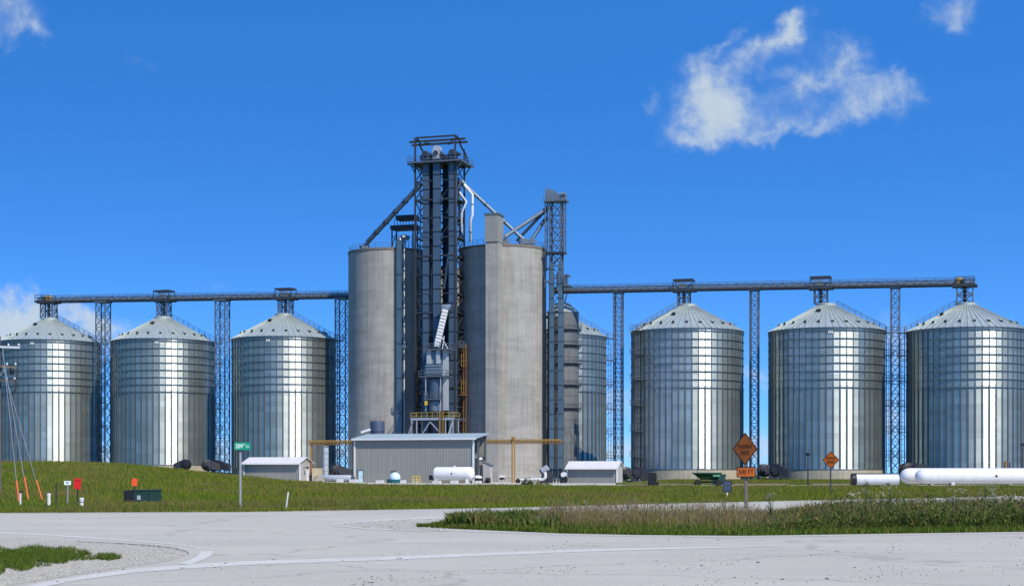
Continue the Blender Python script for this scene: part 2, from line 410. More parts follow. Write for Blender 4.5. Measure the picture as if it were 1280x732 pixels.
def grass_color(nt, far=False):
    v=coords(nt); big=noise(nt,v,.045,4,.6); mid=noise(nt,v,.35,5,.7); fin=noise(nt,v,6.0,4,.7)
    c=mixc(nt,mid,(.036,.082,.005),(.105,.165,.014))
    c=mixc(nt,ramp(nt,big,[(.46,0),(.70,.6)]),c,(.15,.12,.035))
    c=mixc(nt,val(nt,'MULTIPLY',ramp(nt,noise(nt,v,.8,6,.75),[(.58,0),(.72,1)]),.6),c,(.135,.095,.045))
    c=mixc(nt,val(nt,'MULTIPLY',fin,.5),c,(.028,.05,.008))
    return c
m,gnt,b=new_mat('grass_ground'); gnt.links.new(grass_color(gnt),b.inputs['Base Color']); b.inputs['Roughness'].default_value=.95; b.inputs['Specular IOR Level'].default_value=.1
bp=gnt.nodes.new('ShaderNodeBump'); bp.inputs['Strength'].default_value=.8; bp.inputs['Distance'].default_value=.2
gnt.links.new(noise(gnt,coords(gnt),2.5,6,.7),bp.inputs['Height']); gnt.links.new(bp.outputs[0],b.inputs['Normal']); M['grass_ground']=m

def geo_far(l): return l
xs=[-9000,-5000,-2500,-1200,-600,-350,-220,-160]+lin(-130,130,105)+[160,220,350,600,1200,2500,5000,9000]
ys=[-3000,-800,-200,-40,0,20]+lin(40,300,105)+lin(305,420,20)+[460,520,600,720,900,1200,1700,2500,4000,6500,11000,16000]
ground=struct(sheet('ground',xs,ys,lambda x,y:H(x,y)-.02 if y>55 else -.02,M['grass_ground']))

def road_mat(name, col, speck=.5, streakx=True):
    m,nt,b=new_mat(name); v=coords(nt)
    vx=coords(nt,(.05,.9,1),rot=(0,0,math.radians(-3)))
    big=noise(nt,v,.12,5,.6); st=noise(nt,vx,1.0,5,.65); fine=noise(nt,v,14,5,.8); fine2=noise(nt,v,45,3,.8)
    c=mixc(nt,ramp(nt,big,[(.3,0),(.7,1)]),[x*.84 for x in col],[x*1.1 for x in col])
    c=mixc(nt,val(nt,'MULTIPLY',ramp(nt,st,[(.42,0),(.62,1)]),.42),c,[x*.74 for x in col])
    c=mixc(nt,ramp(nt,fine,[(.36,.75),(.55,0)]),c,[x*.66 for x in col])
    c=mixc(nt,val(nt,'MULTIPLY',ramp(nt,fine2,[(.48,0),(.62,1)]),.8),c,[min(1,x*1.22) for x in col])
    vo=nt.nodes.new('ShaderNodeTexVoronoi'); vo.inputs['Scale'].default_value=2.2; nt.links.new(v,vo.inputs['Vector'])
    sm=noise(nt,v,.5,3); sp_=val(nt,'MULTIPLY',val(nt,'LESS_THAN',vo.outputs['Distance'],.07),ramp(nt,sm,[(.5,0),(.6,1)]))
    c=mixc(nt,val(nt,'MULTIPLY',sp_,speck),c,(.05,.05,.045))
    # fine cracks sealed with tar
    vc=nt.nodes.new('ShaderNodeTexVoronoi'); vc.feature='DISTANCE_TO_EDGE'; vc.inputs['Scale'].default_value=.11; 
    wv_=nt.nodes.new('ShaderNodeVectorMath'); wv_.operation='ADD'; nt.links.new(v,wv_.inputs[0])
    nn=nt.nodes.new('ShaderNodeTexNoise'); nn.inputs['Scale'].default_value=.6; nn.inputs['Detail'].default_value=6; nt.links.new(v,nn.inputs['Vector'])
    scl=nt.nodes.new('ShaderNodeVectorMath'); scl.operation='SCALE'; scl.inputs['Scale'].default_value=2.5; nt.links.new(nn.outputs['Color'],scl.inputs[0]); nt.links.new(scl.outputs[0],wv_.inputs[1])
    nt.links.new(wv_.outputs[0],vc.inputs['Vector'])
    c=mixc(nt,val(nt,'MULTIPLY',val(nt,'LESS_THAN',vc.outputs['Distance'],.008),.38),c,[x*.5 for x in col])
    nt.links.new(c,b.inputs['Base Color']); b.inputs['Roughness'].default_value=.93; b.inputs['Specular IOR Level'].default_value=.2
    bp=nt.nodes.new('ShaderNodeBump'); bp.inputs['Strength'].default_value=.35; bp.inputs['Distance'].default_value=.02
    nt.links.new(fine2,bp.inputs['Height']); nt.links.new(bp.outputs[0],b.inputs['Normal']); return m
M['road']=road_mat('pale_road_concrete',(.445,.425,.345))
M['gravel']=road_mat('crushed_gravel',(.45,.43,.365),.8)
M['yard']=road_mat('pale_yard_gravel',(.48,.455,.385),.3)

def poly_sheet(name, pts, z, material, sub=0):
    bm=bmesh.new(); vs=[bm.verts.new((x,y,z)) for x,y in pts]; f=bm.faces.new(vs)
    if f.normal.z<0: f.normal_flip()
    bmesh.ops.triangulate(bm,faces=bm.faces)
    me=bpy.data.meshes.new(name); bm.to_mesh(me); bm.free(); me.materials.append(material)
    o=bpy.data.objects.new(name,me); COL.objects.link(o); return o
FAR=[(-900,645),(-200,642),(0,641),(150,640.5),(300,640),(450,637.5),(640,634.5),(800,630),(1000,625.5),(1180,622),(1280,619.5),(1600,614),(2400,607)]
far_pts=[G(*p) for p in FAR]
road=struct(poly_sheet('road',[(-90,-6),(90,-6),(130,40)]+list(reversed(far_pts)),.004,M['road']))
# pale gravel shoulder along the grass bank
sh=MB(); prev=None
for (px,py) in FAR:
    a=G(px,py+.4); d=G(px,py-1.4)
    n=len(sh.v); sh.v+=[(a[0],a[1],.010),(d[0],d[1],.010+max(0,H(*d)))]
    if n: sh.f.append((n-2,n,n+1,n-1)); sh.mi.append(0)
struct(sh.build('road_shoulder',M['yard']))

ISL_NEAR=[(519,658.5),(560,660.5),(620,663),(700,666.5),(800,668.5),(930,669.5),(1100,667),(1280,664.5),(1500,660)]
ISL_FAR=[(1500,640),(1280,641),(1150,642),(1000,643),(930,643),(760,644),(660,648),(600,651.5),(560,654),(535,656.5)]
isl=[G(*p) for p in ISL_NEAR+ISL_FAR]
apron=[G(*p) for p in [(412,655.3),(440,658.8),(470,661),(530,663.3),(620,665.5),(700,668.6),(800,670.6),(930,671.4),(1100,669),(1280,666.4),(1520,661)]+[(1520,637.5),(1280,638),(1150,639),(1000,640),(930,640.5),(760,641),(660,643.5),(600,645.5),(523,648),(460,651.6)]]
struct(poly_sheet('island_apron',apron,.009,M['gravel']))
struct(poly_sheet('grass_island',isl,.016,M['grass_ground']))
g_isl=[G(*p) for p in [(-150,671),(0,672.5),(60,675),(130,678),(190,680.5),(222,683.5),(236,688),(232,694),(215,700),(180,706),(120,714),(40,727),(-60,745),(-160,760)]]
struct(poly_sheet('gravel_island',g_isl,.0065,M['gravel']))

# white paint, worn
m,pnt,b=new_mat('worn_white_paint'); v_=coords(pnt); wn1=noise(pnt,v_,1.2,7,.75); wn2=noise(pnt,v_,9,5,.8)
wf=ramp(pnt,val(pnt,'ADD',val(pnt,'MULTIPLY',wn1,.6),val(pnt,'MULTIPLY',wn2,.4)),[(.40,0),(.64,1)])
pnt.links.new(mixc(pnt,wf,(.445,.425,.35),(.60,.59,.52)),b.inputs['Base Color']); b.inputs['Roughness'].default_value=.85; M['line_paint']=m
def line_strip(name, pts, z=.009, parent=road):
    mb=MB()
    for i,(px,py,h) in enumerate(pts):
        a=G(px,py+h/2); c=G(px,py-h/2); mb.v+=[(a[0],a[1],z),(c[0],c[1],z)]
        if i: k=2*i; mb.f.append((k-2,k,k+1,k-1)); mb.mi.append(0)
    return mb.build(name,M['line_paint'],parent)
line_strip('edge_line',[(20,738,6),(60,729.5,5.5),(100,722.5,5),(165,713.5,5),(240,707.5,5.2),(300,704,5),(400,700.5,4.6),(500,697,4.2),(590,693.2,3.8),(700,689,3.2),(800,686,2.6),(880,684.3,1.5),(930,683.5,1.0),(980,682.9,.5)])
line_strip('edge_line',[(-20,664.5,1.5),(60,668.5,1.6),(130,673,1.6),(200,678,1.5),(235,681.5,1.3),(250,685,1.3)])
mb=MB(); L=[(222,705),(240,699),(248,694),(252,689)]; R=[(240,705.5),(256,699),(264,694),(267,689)]
for i,(l,r) in enumerate(zip(L,R)):
    a=G(*l); c=G(*r); mb.v+=[(a[0],a[1],.011),(c[0],c[1],.011)]
    if i: k=2*i; mb.f.append((k-2,k-1,k+1,k)); mb.mi.append(0)
mb.build('merge_stub',M['line_paint'],road)
line_strip('edge_line',[(378,643.2,.8),(410,643.4,.9),(445,643.8,.8)])
line_strip('edge_line',[(413,655,1.2),(460,651.2,1.5),(523,647.6,1.5),(600,645,1.2)],z=.013)
line_strip('edge_line',[(416,656.5,1.2),(460,660.8,1.5),(530,663.6,.8)],z=.013)
# tar seam beside the gravel corner
mb=MB()
for i,(px,py,h) in enumerate([(95,676.6,.8),(140,678.6,1.1),(185,681.5,1.4),(215,685,1.5),(232,689,1.6),(236,692,1.3)]):
    a=G(px,py+h/2); c=G(px,py-h/2); mb.v+=[(a[0],a[1],.010),(c[0],c[1],.010)]
    if i: k=2*i; mb.f.append((k-2,k,k+1,k-1)); mb.mi.append(0)
mb.build('tar_seam',M['dark_int'],road)

# yard gravel draped on the terrain
yx=lin(-46,25,36); yy_=lin(226,345,46)
def yardz(x,y):
    f=262-34*smooth(330,470,640+F*x/y)+2*math.sin(x*.7)+1.5*math.sin(x*1.9)
    return H(x,y)+(.03 if y>f else -.4)
yard=struct(sheet('gravel_yard',yx,yy_,yardz,M['yard']))
struct(sheet('gravel_drive',lin(25,150,50),[206,209,213,217,221,226,231],lambda x,y:H(x,y)+.03,M['yard']))
# ================================================================ GRAIN BINS
R=11.0; HF=1.9; HW=27.2; RISE=5.2; NP=54
def make_bin():
    t=thing('grain_bin','x','grain bin')
    mb=MB(); mb.lathe([(R+.12,-1.5),(R+.12,HF)],72); mb.build('foundation',M['foundation'],t,30)
    # wall: 72 flat sheets per ring, each slightly out of true
    rr=random.Random(3); mb=MB(); jr=[R+rr.uniform(-.016,.016) for _ in range(NP)]
    for z0,z1 in ((HF,HF+HW),):
        for k in range(NP):
            a=2*math.pi*k/NP; b=2*math.pi*(k+1)/NP; r0=jr[k]; r1=jr[(k+1)%NP]
            mb.add([(r0*math.cos(a),r0*math.sin(a),z0),(r1*math.cos(b),r1*math.sin(b),z0),(r1*math.cos(b),r1*math.sin(b),z1),(r0*math.cos(a),r0*math.sin(a),z1)],[(0,1,2,3)],0)
    for k in range(NP):
        a=2*math.pi*k/NP
        # heavier channel posts low down, lighter above
        mb.box(((R+.06)*math.cos(a),(R+.06)*math.sin(a),HF+8.1),(.15,.27,16.2),a,1)
        mb.box(((R+.04)*math.cos(a),(R+.04)*math.sin(a),HF+16.2+5.5),(.10,.17,11.0),a,1)
    mb.build('wall',[M['bin_wall'],M['stiffener']],t)
    for k in range(8):
        mb=MB(); mb.ring(R+.14,HF+HW-.5-k*1.56,.095,72); mb.build('wind_ring',M['ring'],t)
    MB().ring(R+.1,HF+.1,.12,72).build('base_ring',M['ring'],t); MB().ring(R+.12,HF+HW-.02,.14,72).build('eave_ring',M['ring'],t)
    # ribbed cone roof
    mb=MB(); ze=HF+HW+.05; zt=ze+RISE; r0=R+.28; r1=1.75; n=54
    for k in range(n):
        a=2*math.pi*k/n; b=2*math.pi*(k+1)/n
        mb.add([(r0*math.cos(a),r0*math.sin(a),ze),(r0*math.cos(b),r0*math.sin(b),ze),(r1*math.cos(b),r1*math.sin(b),zt),(r1*math.cos(a),r1*math.sin(a),zt)],[(0,1,2,3)])
        mb.bar((r0*math.cos(a),r0*math.sin(a),ze+.05),(r1*math.cos(a),r1*math.sin(a),zt+.05),.12,.14)
    roof=mb.build('roof',M['bin_roof'],t)
    mb=MB(); mb.lathe([(1.95,zt-.1),(1.95,zt+.35),(1.5,zt+.5)],24); mb.build('peak_collar',M['bin_roof'],roof,30)
    def onroof(a,f): r=r0+(r1-r0)*f; return Vector((r*math.cos(a),r*math.sin(a),ze+RISE*f))
    for k in range(22):
        a=2*math.pi*(k+.35)/22; p=onroof(a,.24)
        mb=MB(); mb.box((p.x,p.y,p.z+.22),(.42,.5,.5),a,0); q=onroof(a,.205); mb.box((q.x,q.y,q.z+.26),(.14,.42,.36),a,1)
        mb.build('roof_vent',[M['bin_roof'],M['black']],roof)
    for a,f,sz in ((math.radians(-118),.74,.75),(math.radians(28),.62,.6)):
        p=onroof(a,f); mb=MB(); mb.box((p.x,p.y,p.z+.2),(sz,sz*1.25,.5),a,0); q=onroof(a,f-.05); mb.box((q.x,q.y,q.z+.25),(.3,sz*1.1,.5),a,1)
        mb.build('hatch',[M['bin_roof'],M['black']],roof)
    # roof stair with handrail
    a=math.radians(-6); mb=MB()
    for off in (-.35,.35):
        pts=[]
        for i in range(9):
            p=onroof(a,i/8*.97)+Vector((-math.sin(a)*off,math.cos(a)*off,.1)); pts.append(p)
        for p,q in zip(pts,pts[1:]): mb.bar(p,q,.09); mb.bar(p+Vector((0,0,1.0)),q+Vector((0,0,1.0)),.06); mb.bar(p+Vector((0,0,.5)),q+Vector((0,0,.5)),.04)
        for p in pts: mb.bar(p,p+Vector((0,0,1.0)),.06)
    for i in range(24):
        p=onroof(a,i/24*.97); s_=Vector((-math.sin(a),math.cos(a),0))*.35; mb.bar(p-s_+Vector((0,0,.12)),p+s_+Vector((0,0,.12)),.2,.05)
    mb.build('roof_stair',M['steel'],t)
    # caged ladder with rest platforms
    a=0.0; mb=MB(); rl=R+.55
    for off in (-.25,.25):
        mb.bar((rl,off,.4),(rl,off,ze+1.1),.08)
    for i in range(58): mb.bar((rl,-.25,.6+i*.5),(rl,.25,.6+i*.5),.04)
    for i in range(24):
        z=2.6+i*1.1
        pts=[(rl+.75*math.sin(g)*1.0,.42*math.cos(g),z) for g in [math.pi*j/6 for j in range(7)]]
        for p,q in zip(pts,pts[1:]): mb.bar(p,q,.06)
    for g in (math.pi*.25,math.pi*.5,math.pi*.75):
        mb.bar((rl+.75*math.sin(g),.42*math.cos(g),2.6),(rl+.75*math.sin(g),.42*math.cos(g),27.9),.05)
    lad=mb.build('ladder',M['steel'],t)
    for z in (4.5,9.5,14.5,19.5,24.5,29.0):
        mb=MB(); mb.box((R+1.0,.0,z),(1.7,2.2,.1))
        for (px_,py_) in ((R+1.8,-1.05),(R+1.8,1.05),(R+.3,-1.05),(R+.3,1.05),(R+1.8,0)): mb.bar((px_,py_,z),(px_,py_,z+1.1),.07)
        for zz in (z+.55,z+1.1):
            mb.bar((R+.3,-1.05,zz),(R+1.8,-1.05,zz),.06); mb.bar((R+1.8,-1.05,zz),(R+1.8,1.05,zz),.06); mb.bar((R+1.8,1.05,zz),(R+.3,1.05,zz),.06)
        mb.bar((R+.1,0,z-1.2),(R+1.6,0,z),.08); mb.build('landing',M['steel'],lad)
    # small stencilled mark plates under the eave
    mb=MB()
    for k in (-1,0,1):
        g=math.radians(-96+k*1.6); mb.box(((R+.18)*math.cos(g),(R+.18)*math.sin(g),HF+HW-.9),(.02,.22,.5),g)
    mb.build('mark_plate',M['offwhite'],t)
    return t
BINS=[ # X, ground z, height scale, rotation, label
 (-104.2,1.9,1.0,.05,'tall corrugated steel grain bin, farthest left, behind the wooden utility pole'),
 (-76.8,1.55,.995,.2,'steel grain bin behind the green transformer box, second from the left'),
 (-49.0,1.0,1.005,-.05,'steel grain bin directly behind the green street sign and left shed'),
 (9.8,.3,1.08,.0,'steel grain bin half hidden behind the slim dark ring-walkway bin'),
 (34.8,.5,1.0,math.pi+.5,'steel grain bin behind the dark green grain wagon'),
 (60.9,.5,.979,-.02,'steel grain bin directly behind the smaller orange diamond sign'),
 (85.9,.45,.960,math.pi-.08,'steel grain bin farthest right, behind the long white tanks')]
proto=make_bin()
for i,(X,z,s,rz,lab) in enumerate(BINS):
    loc=(X,OY-.3067*X if i!=3 else 355,z)
    if i==0:
        o=proto; o.location=loc; o.rotation_euler=(0,0,rz); o['label']=lab; o.scale=(1,1,s); o['group']='corrugated steel grain bins in a row'
    else:
        o=dup(proto,loc,rz,lab,(1,1,s)); o['group']='corrugated steel grain bins in a row'
def peak(i): X,z,s,_,_=BINS[i]; return z+(HF+HW+RISE+.5)*s

# ================================================================ LATTICE TOWERS
def zrow(py,px):
    a=row_a(px); return zof(py,S(a,0)[1])
def gz(px):
    q=(47,377.5,441,371.5) if px<640 else (690,365.5,1219,356.0)
    a,b,c=row_a(q[0]),row_a(q[2]),row_a(px); z0,z1=zrow(q[1],q[0]),zrow(q[3],q[2]); return z0+(z1-z0)*(c-a)/(b-a)
def lattice(mb_leg, mb_br, w, h, d=None, bay=None, lw=.22, bw=.09, z0=0, faces=4):
    d=d or w; bay=bay or w*1.15
    c=[(-w/2,-d/2),(w/2,-d/2),(w/2,d/2),(-w/2,d/2)]
    for x,y in c: mb_leg.append(MB().bar((x,y,z0),(x,y,z0+h),lw))
    n=max(1,round(h/bay)); b=h/n
    for i in range(n):
        za=z0+i*b; zb=za+b
        for k in range(faces):
            (x0,y0),(x1,y1)=c[k],c[(k+1)%4]
            mb_br.bar((x0,y0,za),(x1,y1,zb),bw); mb_br.bar((x1,y1,za),(x0,y0,zb),bw)
            mb_br.bar((x0,y0,zb),(x1,y1,zb),bw)
def make_lattice(w,d,h,name='lattice_tower'):
    t=thing(name,'x','support tower'); legs=[]; br=MB(); lattice(legs,br,w,h,d)
    for l in legs: l.build('leg',M['steel'],t)
    br.build('bracing',M['steel'],t)
    mb=MB(); mb.box((0,0,-.4),(w+1,d+1,.8+.3)); mb.build('footing',M['foundation'],t)
    mb=MB(); mb.box((0,0,h+.12),(w+.5,d+.5,.25)); mb.build('cap_beam',M['steel'],t)
    return t
big=make_lattice(2.3,2.3,36.0); slim=make_lattice(1.55,1.7,36.0)
big['group']=slim['group']='lattice towers carrying the overhead conveyors'
LT=[(129,big,1.7,38.6,'wide lattice tower between the two leftmost grain bins'),
    (278,big,1.3,38.4,'wide lattice tower just left of the bin behind the street sign'),
    (428,big,.4,38.2,'wide lattice tower half hidden beside the left concrete silo'),
    (773,slim,.4,37.3,'slim lattice tower right of the half hidden grain bin'),
    (943,slim,.5,36.8,'slim lattice tower behind the PAVEMENT ENDS sign'),
    (1119,slim,.5,36.4,'slim lattice tower behind the left end of the white tanks')]
seen=set()
for px,pr,z,ztop,lab in LT:
    a=row_a(px); loc=S(a,0,z); sc=(1,1,(gz(px)-.17-z-.25)/36.0)
    if id(pr) in seen: dup(pr,loc,ROT,lab,sc)
    else:
        seen.add(id(pr)); pr.location=loc; pr.rotation_euler=(0,0,ROT); pr['label']=lab; pr.scale=sc

# ================================================================ OVERHEAD CONVEYORS
def gantry(px0,px1,z0,z1,stands,label,drive_end):
    a0=row_a(px0); a1=row_a(px1); t=thing('overhead_conveyor',label,'conveyor',S(a0,0,0),ROT,'overhead conveyors above the bins')
    Lg=a1-a0; zz=lambda x: z0+(z1-z0)*x/Lg
    tr=MB()
    for y in (-1.1,1.1):
        tr.bar((0,y,z0),(Lg,y,z1),.28,.34); tr.bar((0,y,z0+.85),(Lg,y,z1+.85),.12,.12)
    n=int(Lg/1.5)
    for i in range(n):
        x=Lg*i/n; x2=Lg*(i+1)/n
        tr.bar((x,-1.1,zz(x)),(x,1.1,zz(x)),.14)
        if i%2==0: tr.bar((x,-1.1,zz(x)),(x2,-1.1,zz(x2)+.85),.09); tr.bar((x,1.1,zz(x)),(x2,1.1,zz(x2)+.85),.09)
        else: tr.bar((x,-1.1,zz(x)+.85),(x2,-1.1,zz(x2)),.09); tr.bar((x,1.1,zz(x)+.85),(x2,1.1,zz(x2)),.09)
    tr.build('truss',M['dark_steel'],t)
    mb=MB(); mb.bar((0,.45,z0+.55),(Lg,.45,z1+.55),.75,.6)
    for i in range(int(Lg/3)): x=i*3.0; mb.box((x,.45,zz(x)+.55),(.12,.9,.75))
    mb.build('trough',M['spout'],t)
    mb=MB(); mb.bar((0,-.6,z0+.22),(Lg,-.6,z1+.22),.8,.06); mb.build('walkway',M['steel'],t)
    mb=MB()
    for i in range(int(Lg/1.8)+1):
        x=min(Lg,i*1.8)
        mb.bar((x,-1.1,zz(x)+.2),(x,-1.1,zz(x)+1.35),.085); mb.bar((x,1.1,zz(x)+.2),(x,1.1,zz(x)+1.35),.085)
    for y in (-1.1,1.1):
        for h in (.8,1.35): mb.bar((0,y,z0+h),(Lg,y,z1+h),.085)
    mb.build('handrail',M['steel'],t)
    for (px,zp,w,hood) in stands:
        x=row_a(px)-a0; h=zz(x)-.15-zp
        legs=[]; br=MB(); lattice(legs,br,w,h,2.0,bay=1.6,lw=.22,bw=.12,z0=zp)
        for l in legs:
            l.v=[(q[0]+x,q[1],q[2]) for q in l.v]; l.build('stand_leg',M['steel'],t)
        br.v=[(q[0]+x,q[1],q[2]) for q in br.v]; br.build('stand_bracing',M['steel'],t)
        mb=MB(); mb.tube([(x,0,zp-.4),(x,0,zp+h)],.33,10); mb.build('drop_spout',M['dark_steel'],t)
        mb=MB(); mb.box((x,0,zz(x)-.2),(4.6,3.0,.35)); pl=mb.build('platform',M['dark_steel'],t)
        if hood:
            mb=MB(); zb=zz(x)
            for sx in (-1.9,1.9):
                for sy in (-1.3,1.3): mb.bar((x+sx,sy,zb),(x+sx,sy,zb+2.0),.13)
            for sy in (-1.3,1.3): mb.bar((x-1.9,sy,zb+1.95),(x+1.9,sy,zb+1.95),.16,.34)
            for sx in (-1.9,1.9): mb.bar((x+sx,-1.3,zb+1.95),(x+sx,1.3,zb+1.95),.16,.34)
            mb.build('hood_frame',M['dark_steel'],pl)
            mb=MB(); mb.box((x-.4,.3,zb+.9),(1.6,1.0,.9)); mb.tube([(x+.5,.3,zb+.9),(x+1.2,.3,zb+.9)],.28,10); mb.build('gearbox',M['equip'],pl)
    x=0 if drive_end==0 else Lg; sgn=1 if drive_end==0 else -1
    mb=MB(); x=x+sgn*1.9; mb.box((x+sgn*.2,0,zz(x)+.1),(4.0,3.0,.2)); 
    for sx in (-1.7,0,1.8):
        for sy in (-1.4,1.4): mb.bar((x+sx,sy,zz(x)),(x+sx,sy,zz(x)+1.5),.08)
    for sy in (-1.4,1.4): mb.bar((x-1.7,sy,zz(x)+1.5),(x+1.8,sy,zz(x)+1.5),.07); mb.bar((x-1.7,sy,zz(x)+.9),(x+1.8,sy,zz(x)+.9),.06)
    mb.build('end_platform',M['dark_steel'],t)
    mb=MB(); mb.lathe([(.4,-.4),(.6,-.3),(.6,.3),(.4,.4)],16,(x+sgn*1.0,-.1,zz(x)+.95),'y'); mb.box((x+sgn*1.0,-.1,zz(x)+.5),(.9,.7,.7)); mb.build('belt_guard',M['rail_ochre'],t,40)
    mb=MB(); mb.tube([(x+sgn*.2,-.8,zz(x)+.9),(x+sgn*.2,.3,zz(x)+.9)],.35,10); mb.build('motor',M['equip'],t)
    return t
gantry(47,441,zrow(377.5,47),zrow(371.5,441),[(61,peak(0),3.0,False),(205,peak(1),2.4,True),(357,peak(2),2.6,True)],
       'long grey overhead conveyor bridge reaching left from the concrete silos',0)
gantry(690,1219,zrow(365.5,690),zrow(356.0,1219),[(855,peak(4),2.2,True),(1026,peak(5),2.4,True),(1206,peak(6),2.9,False)],
       'long grey overhead conveyor bridge reaching right over three grain bins',1)

# ================================================================ CONCRETE SILOS
RS=8.9
def silo(name,label,px,Z,ztop,R=RS,n=96):
    X=(px-640)*Z/F; t=thing(name,label,'silo',(X,Z,-.1),ROT,'concrete silos at the centre')
    mb=MB(); mb.lathe([(R,-1.0),(R,ztop)],n,cap=False); mb.lathe([(R,ztop-.01),(.01,ztop+.5)],n,cap=False); mb.build('wall',M['concrete'],t,30)
    mb=MB(); mb.lathe([(R-.3,ztop-.35),(R+.10,ztop-.35),(R+.10,ztop+.12),(R-.3,ztop+.12)],n,cap=False); mb.build('rim',M['cap'],t,30)
    mb=MB()
    for k in range(40):
        a=2*math.pi*k/40; mb.bar(((R-.2)*math.cos(a),(R-.2)*math.sin(a),ztop),((R-.2)*math.cos(a),(R-.2)*math.sin(a),ztop+1.15),.06)
    for h in (.6,1.15): mb.ring(R-.2,ztop+h,.035,60)
    mb.build('railing',M['steel'],t)
    return t,X
lsilo,XL=silo('concrete_silo','left weathered concrete silo with the blue duct down its front',489,334,47.6)
rsilo,XR=silo('concrete_silo','right weathered concrete silo with a square stair shaft on its front',628.5,327,47.3)
csilo,XC=silo('concrete_silo','shaded concrete silo behind, seen only in the gap beside the elevator legs',556,351,45.6)
# stair shaft on the right silo (site frame, relative to the silo centre)
def rel(px,Z,cx,cz):           # site-frame offset of a world point from (cx,cz)
    x,y=at(px,Z); dx,dy=x-cx,y-cz
    return (dx*CT-dy*ST, dx*ST+dy*CT)
fx,fy=rel(607,316.2,XR,327); Ls=front_len(607,622.5,316.2)
mb=MB(); mb.box((fx+Ls/2,(fy-4.5)/2,23.6),(Ls,-4.5-fy,47.2+1.0)); shaft=mb.build('stair_shaft',M['concrete'],rsilo)
# box() centre must be front..back: rebuild position is symmetric about y
mb=MB(); mb.box((fx+Ls/2,fy+1.6,50.2),(Ls+.15,3.6,5.4)); pent=mb.build('penthouse',M['siding'],shaft)
mb=MB()
for k in range(9): mb.box((fx+.1+k*(Ls-.2)/8,fy-.14,50.2),(.09,.08,5.3))
mb.build('panel_rib',M['siding'],pent)
mb=MB(); mb.box((fx+Ls/2,fy+1.6,52.95),(Ls+.45,3.8,.4)); mb.build('roof_cap',M['trim'],pent)
# ================================================================ ELEVATOR TOWER
ZT=320.5; tx,ty=at(519,ZT); LT_=front_len(519,569,ZT); DT=5.6
def T(px,d=0.0):               # local x of a picture column on the plane d behind the tower front
    Z0=ZT
    # solve for a so that S-frame point (a,d) from (tx,ty) falls on px
    u=px-640; X0,Y0=tx+d*ST,ty+d*CT
    return (u*Y0-F*X0)/(F*CT+u*ST)
def zT(py,d=2.0): return zof(py,ZT+d)
tower=thing('elevator_tower','tall open steel tower holding the grain elevator legs between the concrete silos','tower',(tx,ty,0),ROT)
ztp=zT(206); 
for x in (0,LT_):
    for y in (0,DT):
        MB().bar((x,y,-.3),(x,y,zT(175) if y==0 else ztp+3.2),.32).build('column',M['dark_steel'],tower)
mb=MB(); nb=17; hb=ztp/nb
for i in range(nb):
    za,zb=i*hb,(i+1)*hb
    for (p,q) in (((0,DT),(LT_,DT)),((0,0),(0,DT)),((LT_,0),(LT_,DT))):
        if i>=9 or p!=(0,0) or True:
            mb.bar((*p,za),(*q,zb),.16); mb.bar((*q,za),(*p,zb),.16)
        mb.bar((*p,zb),(*q,zb),.28)
    if i in (4,8,11,14): mb.bar((0,0,zb),(LT_,0,zb),.28)
mb.build('bracing',M['dark_steel'],tower)
# zigzag stair and landings inside, seen as a dark tangle behind the legs
mb=MB()
for i in range(nb):
    za,zb=i*hb,(i+1)*hb; x0,x1=(1.2,LT_-1.2) if i%2 else (LT_-1.2,1.2)
    for y in (DT-1.9,DT-.9): mb.bar((x0,y,za+.1),(x1,y,zb+.1),.12,.3)
    for k in range(11):
        f=(k+.5)/11; mb.bar((x0+(x1-x0)*f,DT-1.9,za+hb*f+.1),(x0+(x1-x0)*f,DT-.9,za+hb*f+.1),.3,.06)
    mb.bar((x0,DT-1.9,za+1.2),(x1,DT-1.9,zb+1.2),.07)
    mb.box((x1,DT-1.4,zb+.05),(1.6,1.8,.1))
mb.build('zigzag_stair',M['dark_steel'],tower)
# distributor pipes and cable trays tangled between the legs
for (pa,pb,r_,mm) in (((577,228,1.0),(558,268,2.4),.2,'spout'),((571,222,2.0),(553,262,3.6),.16,'casing'),((561,318,1.8),(555,362,2.2),.26,'equip_light'),((540,335,2.2),(537.5,420,2.2),.14,'equip_light'),((556,300,1.2),(539,330,3.0),.14,'dark_steel'),((526,212,1.5),(524.5,420,1.5),.12,'spout'),((573,225,4.8),(575.5,300,4.8),.3,'casing')):
    A=(T(pa[0],pa[2]),pa[2],zT(pa[1],pa[2])); B=(T(pb[0],pb[2]),pb[2],zT(pb[1],pb[2])); MB().tube([A,B],r_,8).build('inner_pipe',M[mm],tower,60)
mb=MB()
for i in range(9,nb):
    za,zb=i*hb,(i+1)*hb
    mb.bar((0,0,zb),(LT_,0,zb),.16)
    if i%2: mb.bar((LT_*.62,.1,za),(LT_,.1,zb),.12); mb.bar((0,.1,zb),(LT_*.2,.1,za),.12)
    mb.bar((0,2.8,za+1.2),(LT_,2.8,za+1.2),.1); mb.bar((0,2.8,za+.6),(LT_,2.8,za+.6),.07)
mb.build('front_brace',M['dark_steel'],tower)
# intermediate grated floors
for i in (9,11,13,15):
    mb=MB(); z=i*hb
    mb.box((LT_/2,DT/2+1.0,z),(LT_+.5,DT-2.2,.14))
    for k in range(8): mb.bar((LT_*k/7,DT-.0,z),(LT_*k/7,DT,z+1.1),.06)
    mb.bar((0,DT,z+1.1),(LT_,DT,z+1.1),.06); mb.build('landing',M['dark_steel'],tower)
